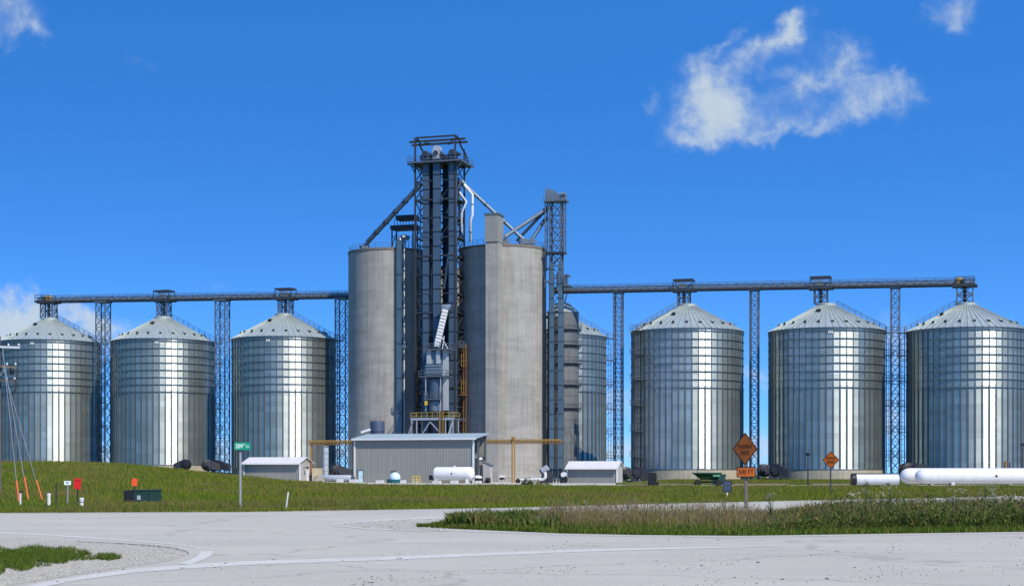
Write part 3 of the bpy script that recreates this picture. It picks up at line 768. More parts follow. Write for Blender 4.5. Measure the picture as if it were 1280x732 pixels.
# head platform
xa,xb=T(511.5),T(584.5,DT*.5)
mb=MB(); mb.box(((xa+xb)/2,DT/2,ztp),(xb-xa,DT+2.4,.1))
for k in range(12):
    x=xa+(xb-xa)*k/11; mb.bar((x,-1.1,ztp-.3),(x,DT+1.1,ztp-.3),.14,.22)
mb.bar((xa,-1.1,ztp-.1),(xb,-1.1,ztp-.1),.2,.34); mb.bar((xa,DT+1.1,ztp-.1),(xb,DT+1.1,ztp-.1),.2,.34)
for sx in (xa+.3,xb-.3):
    for y in (0,DT): mb.bar((sx,y,ztp-.3),(0 if sx<2 else LT_,y,ztp-2.2),.2)
plat=mb.build('head_platform',M['steel'],tower)
mb=MB()
for k in range(11):
    x=xa+(xb-xa)*k/10
    for y in (-1.1,DT+1.1): mb.bar((x,y,ztp),(x,y,ztp+1.15),.06)
for y in (-1.1,DT+1.1):
    for h in (.55,1.15): mb.bar((xa,y,ztp+h),(xb,y,ztp+h),.06)
for x in (xa,xb):
    for h in (.55,1.15): mb.bar((x,-1.1,ztp+h),(x,DT+1.1,ztp+h),.06)
mb.build('railing',M['steel'],plat)
# hoist frame: bent tubes and two runway beams
zh=zT(172,0)
mb=MB()
for x in (0,LT_):
    pts=[(x,0,zh-.6),(x,.25,zh-.15),(x,.7,zh)]+[(x,1.2+1.3*math.sin(g*math.pi/2/4)*1.6,zh-.15-1.3*(1-math.cos(g*math.pi/2/4))) for g in range(5)]+[(x+.6,DT*.86,ztp+2.0),(x+.9,DT,ztp+.2)]
    mb.tube(pts,.2,8)
mb.bar((0,.4,zh),(LT_,.4,zh),.32)
mb.bar((0,2.4,zh-1.0),(LT_*.3,1.6,zh-.9),.14); mb.bar((LT_,.6,zh-.3),(LT_*.72,2.6,zh-1.3),.14); mb.bar((.2,.6,zh-.3),(LT_*.32,2.6,zh-1.3),.14)
mb.build('hoist_frame',M['dark_steel'],tower)
for d,py,p0,p1 in ((1.6,177.2,512,581.5),(3.3,181.3,515,584.5)):
    mb=MB(); z=zT(py,d); mb.bar((T(p0,d),d,z),(T(p1,d),d,z),.26,.42); mb.build('runway_beam',M['dark_steel'],tower)

# ---------------------------------------------------------------- bucket elevators (casing, head, boot)
def bucket_leg(pxc,wpx,d,zt,label,mat_,head='round'):
    x=T(pxc,d); p=S(0,0); wld=(tx+x*CT+d*ST, ty-x*ST+d*CT)
    t=thing('bucket_elevator',label,'grain elevator',(wld[0],wld[1],0),ROT,'bucket elevator legs in the tower')
    wm=wpx*(ZT+d)/F; mb=MB(); mb.box((0,0,zt/2),(wm,.9,zt)); cs=mb.build('casing',mat_,t)
    z=1.4; fl=None
    while z<zt:
        if fl is None: fl=MB().box((0,0,0),(wm+.14,1.04,.16)).build('flange',M['black'],cs); fl.location.z=z
        else: q=fl.copy(); COL.objects.link(q); q.location.z=z
        z+=2.85
    mb=MB(); mb.box((0,0,.7),(wm*1.25,1.3,1.4)); mb.build('boot',M['equip'],t)
    mb=MB()
    if head=='round':
        mb.lathe([(.85,-.7),(.85,.7)],20,(0,.1,zt+.95),'y'); mb.box((0,.1,zt+.45),(1.6,1.4,.9)); mb.box((-.8,.0,zt+.45),(.8,1.2,.8))
    else:
        mb.box((0,0,zt+.95),(1.35,1.5,1.9)); mb.lathe([(.75,-.7),(.75,.7)],16,(.1,0,zt+1.9),'y')
    mb.build('head',M['equip_light'] if head!='round' else M['casing'],t,40)
    mb=MB(); mb.tube([(1.1,-.7,zt+.9),(1.1,.6,zt+.9)],.33,10); mb.tube([(0,-1.0,zt+1.1),(0,-.7,zt+1.1)],.5,12); mb.build('motor',M['dark_steel'],t)
    return t
bucket_leg(532.8,7.5,.4,zT(203),'left blue grey bucket elevator leg, beside the left silo',M['casing'],'round')
bucket_leg(546.3,8.6,.2,zT(203),'middle blue grey bucket elevator leg with a square pale head',M['casing'],'square')
bucket_leg(566.3,9.2,.4,zT(203),'right blue grey bucket elevator leg, beside the right silo shadow',M['casing'],'round')
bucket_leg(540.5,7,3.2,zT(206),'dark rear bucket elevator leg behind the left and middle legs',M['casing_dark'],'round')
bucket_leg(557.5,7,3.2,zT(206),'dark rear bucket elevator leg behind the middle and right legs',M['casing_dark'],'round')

# ---------------------------------------------------------------- spouts and ducts (world coordinates)
def wp(px,py,Z): x,y=at(px,Z); return (x,y,zof(py,Z))
def pipe(name,label,cat,pts,r,material,flange=None,group=None,n=10,fm=None):
    o=Vector(pts[-1]); t=thing(name,label,cat,tuple(o),0,group)
    loc=[tuple(Vector(p)-o) for p in pts]
    mb=MB(); mb.tube(loc,r,n); mb.build('pipe',material,t,60)
    if flange:
        for p,q in zip(loc,loc[1:]):
            p,q=Vector(p),Vector(q); L=(q-p).length; k=int(L/flange)
            for i in range(1,k+1):
                c=p+(q-p)*(i/(k+1)); dd=(q-p).normalized()*.09; mb=MB(); mb.tube([c-dd,c+dd],r*1.3,n); mb.build('flange',fm or M['dark_steel'],t)
    return t
gsp='inclined grain spouts'
pipe('grain_spout','long dark inclined spout from the elevator tower down to the left silo','spout',[wp(527,229,321),wp(519,238,321),wp(459,303,327.5)],.5,M['casing'],3.6,gsp)
t=pipe('grain_spout','long pale inclined spout from the elevator tower down to the right silo','spout',[wp(577,226,322),wp(583,233,322),wp(655,300,321.5)],.36,M['equip'],6,gsp)
pipe('grain_spout','thick pale inclined spout from the slim leg tower, uppermost of three','spout',[wp(686,258,323),wp(679,264,323),wp(631,296,321)],.42,M['spout'],None,gsp)
pipe('grain_spout','dark thin inclined spout between the two other leg tower spouts','spout',[wp(684,263,323.5),wp(677,268,323.5),wp(646,301,322)],.3,M['casing_dark'],None,gsp)
pipe('grain_spout','dark steep inclined spout nearest the slim leg tower','spout',[wp(685,272,324),wp(680,276,324),wp(664,301,322)],.38,M['casing'],None,gsp)
for px,py,lab in ((457,304,'small spout inlet box on the left silo roof'),(632,298,'small spout inlet box on the right silo roof beside the penthouse'),(656,300,'small spout inlet box at the middle of the right silo roof'),(665,301.5,'small spout inlet box near the right edge of the right silo roof')):
    Z=328 if px<500 else 321.5; x,y=at(px,Z); zt=47.7; t=thing('spout_inlet',lab,'inlet box',(x,y,zt),ROT,'spout inlet boxes on the silo roofs')
    mb=MB(); mb.box((0,0,.55),(1.5,1.2,1.1),taper=.7); mb.build('box',M['equip'],t); mb=MB(); mb.tube([(-1.2,0,.45),(-.7,0,.45)],.3,10); mb.build('motor',M['dark_steel'],t)
pipe('white_duct','white bent duct running down the right of the elevator tower','duct',[wp(580,231,320),wp(590.5,243,320),wp(590.5,268,320),wp(588,276,320),wp(588,302,323)],.28,M['white_paint'],3,fm=M['equip'])
pipe('white_duct','short white bent duct inside the tower frame','duct',[wp(574,240,320.5),wp(583,252,320.5),wp(577,266,320.5),wp(577,300,323)],.22,M['offwhite'],None)

# blue-grey downspout box and conduits on the left silo front
x,y=at(499.8,324.6); t=thing('downspout','blue grey square downspout fixed to the left silo front','duct',(x,y,0),ROT)
mb=MB(); mb.box((0,0,24.4),(1.05,.9,49)); mb.build('casing',M['duct'],t)
mb=MB(); mb.tube([(0,0,48.8),(0,.3,49.5),(.7,.9,49.8),(1.4,1.5,49.4)],.5,10); mb.build('elbow',M['spout'],t,60)
for z in (7,14,21,28,35,42): MB().box((0,0,z),(1.12,1.02,.14)).build('flange',M['dark_steel'],t)
x,y=at(505.3,324.9); t=thing('conduit','thin pale vertical conduit beside the blue downspout','conduit',(x,y,0),ROT)
mb=MB(); mb.tube([(0,0,8),(0,0,48.5)],.12,6); mb.build('pipe',M['offwhite'],t)
for z,sz in ((17.5,.5),(27.5,.7),(33.5,.4)): mb=MB(); mb.box((.1,-.1,z),(sz,.4,sz*1.1)); mb.build('junction_box',M['equip'],t)
# dust filter stand on the left silo roof
x,y=at(490,329); t=thing('filter_platform','dark steel filter stand on the left silo roof beside the tower','platform',(x,y,48.0),ROT)
Lp=4.6
for px_ in (0,Lp):
    for y_ in (0,2.6): MB().bar((px_,y_,-.4),(px_,y_,4.6),.24).build('leg',M['dark_steel'],t)
mb=MB(); mb.box((Lp/2+.2,1.3,4.2),(Lp+.9,3.4,.8)); mb.build('deck',M['dark_steel'],t)
mb=MB(); mb.box((Lp/2+.6,1.3,6.2),(Lp-.4,2.8,.9)); 
for k in range(7): mb.bar((.6+k*.65,-.2,4.6),(.6+k*.65,-.2,5.9),.09)
mb.build('filter_box',M['dark_steel'],t)
mb=MB(); mb.bar((0,0,.2),(1.2,0,3.8),.16); mb.bar((0,0,2.6),(1.4,0,1.0),.12)
for k in range(6): mb.bar((1.2+k*.65,-.3,0),(1.2+k*.65,-.3,2.3),.05)
for z in (1.1,2.3): mb.bar((1.2,-.3,z),(Lp,-.3,z),.05)
mb.build('bracing',M['steel'],t)
mb=MB(); mb.box((1.7,1.0,1.0),(1.3,1.3,1.7)); mb.build('control_box',M['equip'],t)

# white ribbed inclined chute
p0=Vector(wp(557,386,317)); p1=Vector(wp(546,433,317)); t=thing('covered_chute','white ribbed inclined chute in front of the middle elevator leg','chute',tuple(p1),0)
q=p0-p1; mb=MB(); mb.bar((0,0,0),q,1.15,.9); mb.build('cover',M['white_paint'],t)
mb=MB()
for k in range(11):
    c=q*((k+.6)/11.6); dd=q.normalized()*.06; mb.bar(c-dd,c+dd,1.32,1.06)
mb.build('rib',M['equip_light'],t)
mb=MB(); mb.bar(q,q*1.08,1.5,1.1); mb.tube([q*1.05+Vector((-.9,0,.1)),q*1.05+Vector((.9,0,.1))],.45,10); mb.build('head',M['equip'],t)
mb=MB(); mb.bar((1.1,0,-.6),(.6+q.x*.5,0,q.z*.28),.16); mb.bar((2.6,0,-1.2),(.9,0,2.0),.16); mb.build('strut',M['offwhite'],t)

# scale hopper stack below the chute
x0=at(534,317.0)[0]; t=thing('scale_hopper','blue grey hopper and dust collector stack in front of the elevator legs','hopper',(at(534,317)[0],317,0),ROT)
hz=lambda py: zof(py,317)
k_=317/F/CT
wx_=lambda px:(px-534)*k_
mb=MB(); 
mb.box(((wx_(540)+wx_(553))/2,.3,(hz(455)+hz(439))/2),(wx_(553)-wx_(540),1.5,hz(439)-hz(455)))
mb.build('upper_box',M['equip'],t)
for a_,b_ in ((535,541),(547,552)):
    mb=MB(); mb.box(((wx_(a_)+wx_(b_))/2,-.7,(hz(455)+hz(437))/2),(wx_(b_)-wx_(a_)-.1,.5,hz(437)-hz(455))); mb.build('panel',M['equip_light'],t)
mb=MB(); mb.box(((wx_(534)+wx_(554))/2,.2,(hz(469)+hz(456))/2),(wx_(554)-wx_(534),2.2,hz(456)-hz(469)))
for k in range(3): mb.box(((wx_(534)+wx_(554))/2,-.95,hz(458+k*4)),(wx_(554)-wx_(534)+.1,.15,.15))
mb.build('filter_house',M['equip'],t)
mb=MB(); xc=(wx_(535)+wx_(554))/2
mb.lathe([(1.35,hz(502)),(1.42,hz(497)),(1.42,hz(474))],20,(xc,.3,0)); mb.build('hopper_body',M['casing'],t,40)
mb=MB(); mb.lathe([(1.25,hz(514)),(1.35,hz(511)),(1.35,hz(502.5))],20,(xc,.3,0)); mb.build('lower_drum',M['equip'],t,40)
mb=MB(); mb.box((wx_(557.3),.1,(hz(513)+hz(438))/2),(wx_(560.2)-wx_(554.6),1.0,hz(438)-hz(513))); mb.build('side_duct',M['equip_light'],t)
def platf(t,x0,x1,y0,y1,z,h=1.1,rail=None,deck=None,n=6):
    mb=MB(); mb.box(((x0+x1)/2,(y0+y1)/2,z),(x1-x0,y1-y0,.22)); p=mb.build('deck',deck or M['steel'],t)
    mb=MB()
    for k in range(n):
        x=x0+(x1-x0)*k/(n-1)
        for y in (y0,y1): mb.bar((x,y,z),(x,y,z+h),.08)
    for hh in (h*.5,h):
        for y in (y0,y1): mb.bar((x0,y,z+hh),(x1,y,z+hh),.085)
        for x in (x0,x1): mb.bar((x,y0,z+hh),(x,y1,z+hh),.085)
    mb.build('railing',rail or M['steel'],p); return p
platf(t,wx_(527),wx_(562),-1.6,1.6,hz(471),1.2)
platf(t,wx_(534),wx_(555),-1.7,1.2,hz(499),1.2)
platf(t,wx_(533),wx_(566),-1.5,1.5,hz(437.5),1.2)
mb=MB(); mb.box((wx_(536.5),-1.75,hz(504)),(.55,.3,.8)); mb.build('valve',M['yellow'],t)
mb=MB()
for px_ in (535,554): mb.bar((wx_(px_),-1.3,hz(514)),(wx_(px_),-1.3,hz(471)),.15)
mb.build('leg',M['equip_light'],t)

# yellow-railed support platform
t=thing('equipment_platform','steel platform with yellow railing rising behind the big grey shed','platform',(at(513.5,315.6)[0],315.6,0),ROT)
k2=315.6/F/CT; wy=lambda px:(px-513.5)*k2; zz_=lambda py: zof(py,315.6)
platf(t,0,wy(568),0,3.2,zz_(523.5),1.25,M['rail_ochre'],M['equip'],9)
mb=MB(); mb.bar((0,-.05,zz_(523.5)),(wy(568),-.05,zz_(523.5)),.2,.5); mb.build('edge_beam',M['equip_pale'],t)
for px_ in (514.5,521,557.5,567):
    for y in (0,3.2): MB().bar((wy(px_),y,-.3),(wy(px_),y,zz_(524)),.2).build('post',M['equip_pale'],t)
mb=MB(); mb.bar((wy(538),0,zz_(527)),(wy(551),0,zz_(541)),.2); mb.bar((wy(538),0,zz_(527)),(wy(529),0,zz_(541)),.2)
mb.bar((wy(567),0,zz_(526)),(wy(561),-.2,zz_(545)),.3); mb.bar((wy(516),0,zz_(526)),(wy(510),0,zz_(545)),.2); mb.build('brace',M['equip_pale'],t)
mb=MB()
for o_ in (0,.75): mb.bar((wy(550.5)+o_,-.25,2),(wy(550.5)+o_,-.25,zz_(514)),.12)
z=2.2
while z<zz_(514): mb.bar((wy(550.5),-.25,z),(wy(550.5)+.75,-.25,z),.09); z+=.38
mb.build('ladder',M['orange_pipe'],t)
# caged ladder and rusty pipes on the right silo's shaded side
x,y=at(581,321.0); t=thing('caged_ladder','rusty yellow caged ladder on the shaded side of the right silo','ladder',(x,y,0),ROT)
mb=MB()
for o_ in (-.3,.3): mb.bar((o_,0,2),(o_,0,zof(430,322)),.1)
z=2.2
while z<zof(430,322): mb.bar((-.3,0,z),(.3,0,z),.06); z+=.45
mb.build('ladder',M['rusty'],t)
mb=MB()
for za,zb in ((zof(492,322),zof(474,322)),(zof(458,322),zof(432,322))):
    for gx in (-.5,0,.5): mb.bar((gx,-.7,za),(gx,-.7,zb),.09)
    z=za
    while z<zb: mb.bar((-.5,-.7,z),(.5,-.7,z),.07); mb.bar((-.5,-.7,z),(-.3,0,z),.06); mb.bar((.5,-.7,z),(.3,0,z),.06); z+=1.1
mb.build('cage',M['orange_pipe'],t)
mb=MB(); mb.box((-.1,-.3,zof(494,322)),(1.4,1.3,.14)); mb.build('rest_platform',M['rusty'],t)
x,y=at(567,320); t=thing('catwalk','short steel catwalk from the elevator legs to the right silo','catwalk',(x,y,zof(434,321)),ROT)
platf(t,0,2.3,-.6,.6,0,1.1,n=4)
x,y=at(556,319.5); t=thing('catwalk','low thin steel catwalk beam reaching the right silo near the yellow railing','catwalk',(x,y,zof(525,320)),ROT)
platf(t,0,4.0,.3,1.2,0,.25,n=3)
# rusty pipe bundle in the shadow strip left of the legs
x,y=at(524,325.8); t=thing('pipe_bundle','rusty vertical pipe bundle in the shadow beside the left silo','pipes',(x,y,0),ROT)
for k,(o_,mm) in enumerate(((-.5,'rusty'),(0,'dark_steel'),(.5,'spout'))): mb=MB(); mb.tube([(o_,0,0),(o_,0,43)],.13,6); mb.build('pipe',M[mm],t)
mb=MB()
for z in range(3,43,3): mb.box((0,0,z),(1.6,.5,.2))
mb.build('bracket',M['rusty'],t)

# ================================================================ SLIM LEG TOWER ON THE RIGHT
ZL=322.0; lx,ly=at(687,ZL); t=thing('leg_tower','slim lattice elevator tower right of the right concrete silo','tower',(lx,ly,0),ROT)
k3=ZL/F/CT; wl=lambda px:(px-687)*k3; zl=lambda py:zof(py,ZL); ztop=zl(252); zmid=zl(316)
wcol=wl(700.5)
for x in (0,wcol):
    for y in (0,1.9): MB().bar((x,y,-.2),(x,y,ztop),.26).build('column',M['steel'],t)
mb=MB(); n=22; hb=ztop/n
for i in range(n):
    za,zb=i*hb,(i+1)*hb
    for (p,q) in (((0,0),(wcol,0)),((wcol,0),(wcol,1.9)),((wcol,1.9),(0,1.9)),((0,1.9),(0,0))):
        if zb>zmid-1 or p[1]==1.9 or q[1]==1.9:
            mb.bar((*p,za),(*q,zb),.13); mb.bar((*q,za),(*p,zb),.13)
        mb.bar((*p,zb),(*q,zb),.16)
mb.build('bracing',M['steel'],t)
for px_,zb_ in ((681.5,zmid),(704.5,zmid-.3)):
    mb=MB(); x=wl(px_)
    for y in (0,1.5): mb.bar((x,y,zb_),(x,y,ztop),.2)
    z=zb_
    while z<ztop: mb.bar((x,0,z),(x,1.5,z),.12); mb.bar((x,0,z),(0 if px_<690 else wcol,0,z),.12); z+=2.3
    mb.build('side_frame',M['steel'],t)
mb=MB(); mb.box(((wl(681)+wl(705))/2,.9,zmid),(wl(705)-wl(681),2.6,.35)); mb.bar((wl(705),.3,zmid),(wl(683),.3,zmid-3.4),.2); mb.bar((wl(683),0,zmid),(wl(683),0,zmid-3.6),.2); mb.build('outrigger',M['dark_steel'],t)
for px_ in (690.6,701):
    mb=MB(); mb.box((wl(px_),-.5,zl(330)/2),(.78,.7,zl(330))); cs=mb.build('casing',M['duct'],t)
    z=2
    while z<zl(335): MB().box((wl(px_),-.5,z),(.9,.82,.12)).build('flange',M['dark_steel'],cs); z+=2.9
hp=MB(); hx0,hx1=wl(680.5),wl(707.5); hp.box(((hx0+hx1)/2,.9,ztop+.1),(hx1-hx0,3.0,.3)); hp=hp.build('head_platform',M['steel'],t)
mb=MB(); poly=[(hx0+.1,ztop+.3),(wl(700),ztop+.3),(wl(700),ztop+.9)]+[(hx0+.1+(wl(699)-hx0)*math.cos(g),ztop+.5+2.2*math.sin(g)) for g in [math.pi/2*j/6 for j in range(7)]]+[(hx0+.1,ztop+2.7)]
mb.prism(poly,.1,1.8); mb.build('head',M['equip'],t)
mb=MB(); mb.box((wl(703.5),.8,ztop+.95),(1.0,1.2,1.1)); mb.tube([(wl(700),.3,ztop+1.4),(wl(706),.3,ztop+1.4)],.4,10); mb.build('motor',M['equip'],t)
mb=MB()
for k in range(7):
    x=hx0+(hx1-hx0)*k/6; mb.bar((x,-.6,ztop),(x,-.6,ztop+1.2),.07)
for h in (.6,1.2): mb.bar((hx0,-.6,ztop+h),(hx1,-.6,ztop+h),.07)
mb.build('railing',M['steel'],hp)
mb=MB(); mb.box((wl(706),.4,zl(358)),(2.2,2.6,.16)); mb.box((wl(703),.9,zl(345)),(2.6,2.2,.16)); mb.box((wl(701),.4,zl(350)),(1.6,1.6,2.2))
for px_ in (697,702,707,711):
    mb.bar((wl(px_),-.8,zl(358)),(wl(px_),-.8,zl(346)),.1)
mb.bar((wl(695),-.8,zl(350)),(wl(712),-.8,zl(350)),.09); mb.bar((wl(695),-.8,zl(345)),(wl(712),-.8,zl(345)),.09)
mb.build('transfer_platform',M['steel'],t)
pipe('transfer_spout','white short inclined spout beside the slim leg tower','spout',[wp(682,350,323),wp(700,366,326)],.2,M['offwhite'])
pipe('transfer_spout','pale thin drop pipe from the right conveyor to the ring-walkway bin','spout',[wp(709,342,328),wp(709,366,328),wp(706,378,328)],.16,M['steel'])

# ================================================================ SLIM HOLDING BIN
x,y=at(704,328.5); t=thing('holding_bin','slim dark corrugated holding bin with stacked ring walkways','grain bin',(x,y,-.1),ROT)
RB=3.2; zE=zof(389,325.5); zA=zof(379.5,328)
mb=MB(); mb.lathe([(RB+.1,-.5),(RB+.1,.8)],48); mb.build('foundation',M['foundation'],t,30)
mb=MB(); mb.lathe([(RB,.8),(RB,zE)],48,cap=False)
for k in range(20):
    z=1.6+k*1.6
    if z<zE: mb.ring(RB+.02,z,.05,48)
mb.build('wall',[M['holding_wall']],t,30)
mb=MB()
for k in range(24):
    a=2*math.pi*k/24; mb.box(((RB+.04)*math.cos(a),(RB+.04)*math.sin(a),5.5),(.09,.12,10.0),a)
mb.build('stiffener',M['ring'],t)
mb=MB(); n=24
for k in range(n):
    a=2*math.pi*k/n; b=2*math.pi*(k+1)/n; r0=RB+.15; r1=1.35
    mb.add([(r0*math.cos(a),r0*math.sin(a),zE),(r0*math.cos(b),r0*math.sin(b),zE),(r1*math.cos(b),r1*math.sin(b),zA),(r1*math.cos(a),r1*math.sin(a),zA)],[(0,1,2,3)])
    mb.bar((r0*math.cos(a),r0*math.sin(a),zE+.04),(r1*math.cos(a),r1*math.sin(a),zA+.04),.08,.1)
mb.lathe([(1.35,zA-.05),(1.35,zA+.22),(.6,zA+.4)],16); rf=mb.build('roof',M['bin_roof'],t)
mb=MB(); g=math.radians(-95); mb.box(((RB+.05)*math.cos(g),(RB+.05)*math.sin(g),zE-.75),(.06,2.3,.7),g); mb.build('name_plate',M['offwhite'],t)
for py in (410,429.5,452.5,479.5,508.5):
    z=zof(py,325.5); mb=MB(); mb.ring(RB+.38,z,.42,48,m=4); 
    mb2=MB()
    rng=[(RB,z-.07),(RB+.6,z-.06),(RB+.6,z+.06),(RB,z+.07)]
    mb=MB(); mb.lathe(rng,48,cap=False)
    for k in range(24):
        a=2*math.pi*k/24; mb.bar(((RB)*math.cos(a),RB*math.sin(a),z-.8),((RB+.55)*math.cos(a),(RB+.55)*math.sin(a),z-.08),.07)
    wk=mb.build('ring_walkway',M['steel'],t)
    mb=MB()
    for k in range(20):
        a=2*math.pi*k/20; mb.bar(((RB+.58)*math.cos(a),(RB+.58)*math.sin(a),z),((RB+.58)*math.cos(a),(RB+.58)*math.sin(a),z+1.05),.05)
    for h in (.55,1.05): mb.ring(RB+.58,z+h,.03,40)
    mb.build('railing',M['steel'],wk)
mb=MB()
for z in range(2,30,3):
    g=math.radians(60); mb.bar(((RB+.1)*math.cos(g),(RB+.1)*math.sin(g),z),((RB+.6)*math.cos(g),(RB+.6)*math.sin(g),z),.05)
mb.build('ladder_bracket',M['steel'],t)
# ================================================================ SHEDS
def ribs(mb, x0,x1,y0,y1,z0,z1,step=.5,dep=.05,face='front'):
    """corrugated siding: raised ribs on a wall plane"""
    L=(x1-x0) if face=='front' else (y1-y0); n=int(L/step)
    for i in range(n+1):
        c=i*L/n
        if face=='front': mb.box((x0+c,y0-dep/2,(z0+z1)/2),(.16,dep,z1-z0))
        else: mb.box((x1+dep/2,y0+c,(z0+z1)/2),(dep,.16,z1-z0))
# big lean-to shed
Z0=280.0; X0,Y0=at(444,Z0); LB=front_len(444,591.5,Z0); DB=6.6
t=thing('grey_shed','large grey ribbed metal shed below the elevator tower','shed',(X0,Y0,0),ROT)
zf_=zof(548.5,Z0-3); zr=zof(543.6,Z0+4)
mb=MB(); mb.box((LB/2,.1,zf_/2-.2),(LB,.2,zf_+.4)); ribs(mb,.1,LB-.1,0,0,-.2,zf_-.05,.46)
mb.box((.1,DB/2+.1,zf_/2-.2),(.2,DB-.2,zf_+.4)); mb.box((LB/2,DB,zr/2-.2),(LB,.2,zr+.4))
mb.build('wall',M['siding'],t)
mb=MB(); mb.prism([(-.75,zf_-.02),(-.75,zf_+.12),(DB+.3,zr+.26),(DB+.3,zr+.12)],-.35,LB+.75,plane='yz')
n=46
for i in range(n): 
    x=-.3+(LB+1.0)*i/(n-1); mb.bar((x,-.74,zf_+.14),(x,DB+.28,zr+.28),.09,.06)
mb.build('roof',M['shed_roof'],t)
mb=MB(); mb.box((LB/2+.2,-.80,zf_-.01),(LB+1.2,.10,.30)); mb.build('gutter',M['offwhite'],t)
mb=MB(); mb.bar((-.06,-.1,0),(-.06,-.1,zf_),.26); mb.bar((LB+.06,-.1,0),(LB+.06,-.1,zf_),.3); mb.build('corner_trim',M['offwhite'],t)
mb=MB(); mb.bar((LB+.05,2.6,0),(LB+.05,2.6,zf_+.3),.3); mb.bar((LB+.05,DB,0),(LB+.05,DB,zr),.3); mb.bar((LB+.05,0,zf_*.62),(LB+.05,DB,zf_*.62),.2); mb.build('end_frame',M['trim'],t)
mb=MB(); mb.box((LB-.1,3.6,zf_*.30),(.15,5.4,zf_*.55)); mb.build('interior_shade_panel',M['dark_int'],t)  # near-black sheet: shade inside the open shed end put into its colour
kd=Z0/F/CT; ws=lambda px:(px-444)*kd
mb=MB(); mb.box(((ws(448.6)+ws(454.3))/2,-.09,1.1),(ws(454.3)-ws(448.6),.12,2.2)); dr=mb.build('door',M['ice_blue'],t)
mb=MB(); mb.box(((ws(448.6)+ws(454.3))/2,-.11,2.27),(1.1,.16,.2)); mb.bar((ws(448.3),-.1,0),(ws(448.3),-.1,2.3),.1); mb.bar((ws(454.6),-.1,0),(ws(454.6),-.1,2.3),.1); mb.build('door_frame',M['trim'],dr)
mb=MB(); mb.box((ws(453.6),-.18,1.05),(.08,.08,.14)); mb.build('handle',M['black'],dr)
# gable sheds
def gable(name,label,px0,px1,Z0,D,py_eave,py_ridge,zb,door=True):
    X0,Y0=at(px0,Z0); L=front_len(px0,px1,Z0); t=thing(name,label,'shed',(X0,Y0,zb),ROT,'low pale roofed sheds')
    ze=zof(py_eave,Z0-2)-zb; zr=zof(py_ridge,Z0+D/2)-zb
    mb=MB(); mb.prism([(.02,-.4),(.02,ze),(D/2,zr-.06),(D-.02,ze),(D-.02,-.4)],0,L,plane='yz'); ribs(mb,.1,L-.1,0,0,0,ze-.02,.42)
    w_=mb.build('wall',M['siding'],t)
    mb=MB()
    for i in range(int(D/.42)+1):
        y=.15+i*(D-.3)/int(D/.42); zz=ze+(zr-ze)*(1-abs(y-D/2)/(D/2))-.1; mb.box((L+.02,y,zz/2),(.05,.14,zz))
    mb.box((L+.012,D/2,ze/2),(.02,D-.1,ze)); mb.build('end_wall',M['siding_light'],t)
    rf=MB()
    sl=(zr-ze)/(D/2)
    for s_ in (0,1):
        y0,y1=(-.7,D/2) if s_==0 else (D/2,D+.7)
        za=ze-sl*.7 if s_==0 else zr; zb_=zr if s_==0 else ze-sl*.7
        rf.prism([(y0,za+.05),(y0,za+.17),(y1,zb_+.17),(y1,zb_+.05)],-.3,L+.3,plane='yz')
    n=int(L/.6)
    for i in range(n+1):
        x=-.25+(L+.5)*i/n; rf.bar((x,-.69,ze-sl*.69+.19),(x,D/2,zr+.19),.07,.06)
    rf.build('roof',M['white_roof'],t)
    mb=MB(); mb.bar((L+.05,-.05,0),(L+.05,-.05,ze),.22); mb.bar((-.05,-.05,0),(-.05,-.05,ze),.15); mb.box((L/2,-.76,ze-sl*.7+.08),(L+.6,.1,.2)); mb.build('corner_trim',M['white_paint'],t)
    if door:
        mb=MB(); mb.box((L+.07,D*.62,1.1),(.1,.95,2.2)); d=mb.build('door',M['white_paint'],t)
        mb=MB(); mb.box((L+.15,D*.62+.35,1.05),(.08,.1,.14)); mb.build('handle',M['black'],d)
        mb=MB(); mb.bar((L+.02,D*.3,2.6),(L+.9,D*.3,2.75),.1); mb.box((L+.8,D*.3,2.6),(.35,.3,.25)); mb.build('wall_lamp',M['black'],t)
    return t
gable('storage_shed','low grey shed with pale roof in front of the left steel bins',305.5,374.5,282,5.2,578.3,572.3,.1)
gable('storage_shed','low grey shed with pale roof right of the slim holding bin',709.5,771,276,4.2,583.8,577.3,-.05,False)

# ================================================================ YARD THINGS
def yard(px,py,Z=None):        # ground spot
    Z=Z or 270; x,y=at(px,Z); return x,y
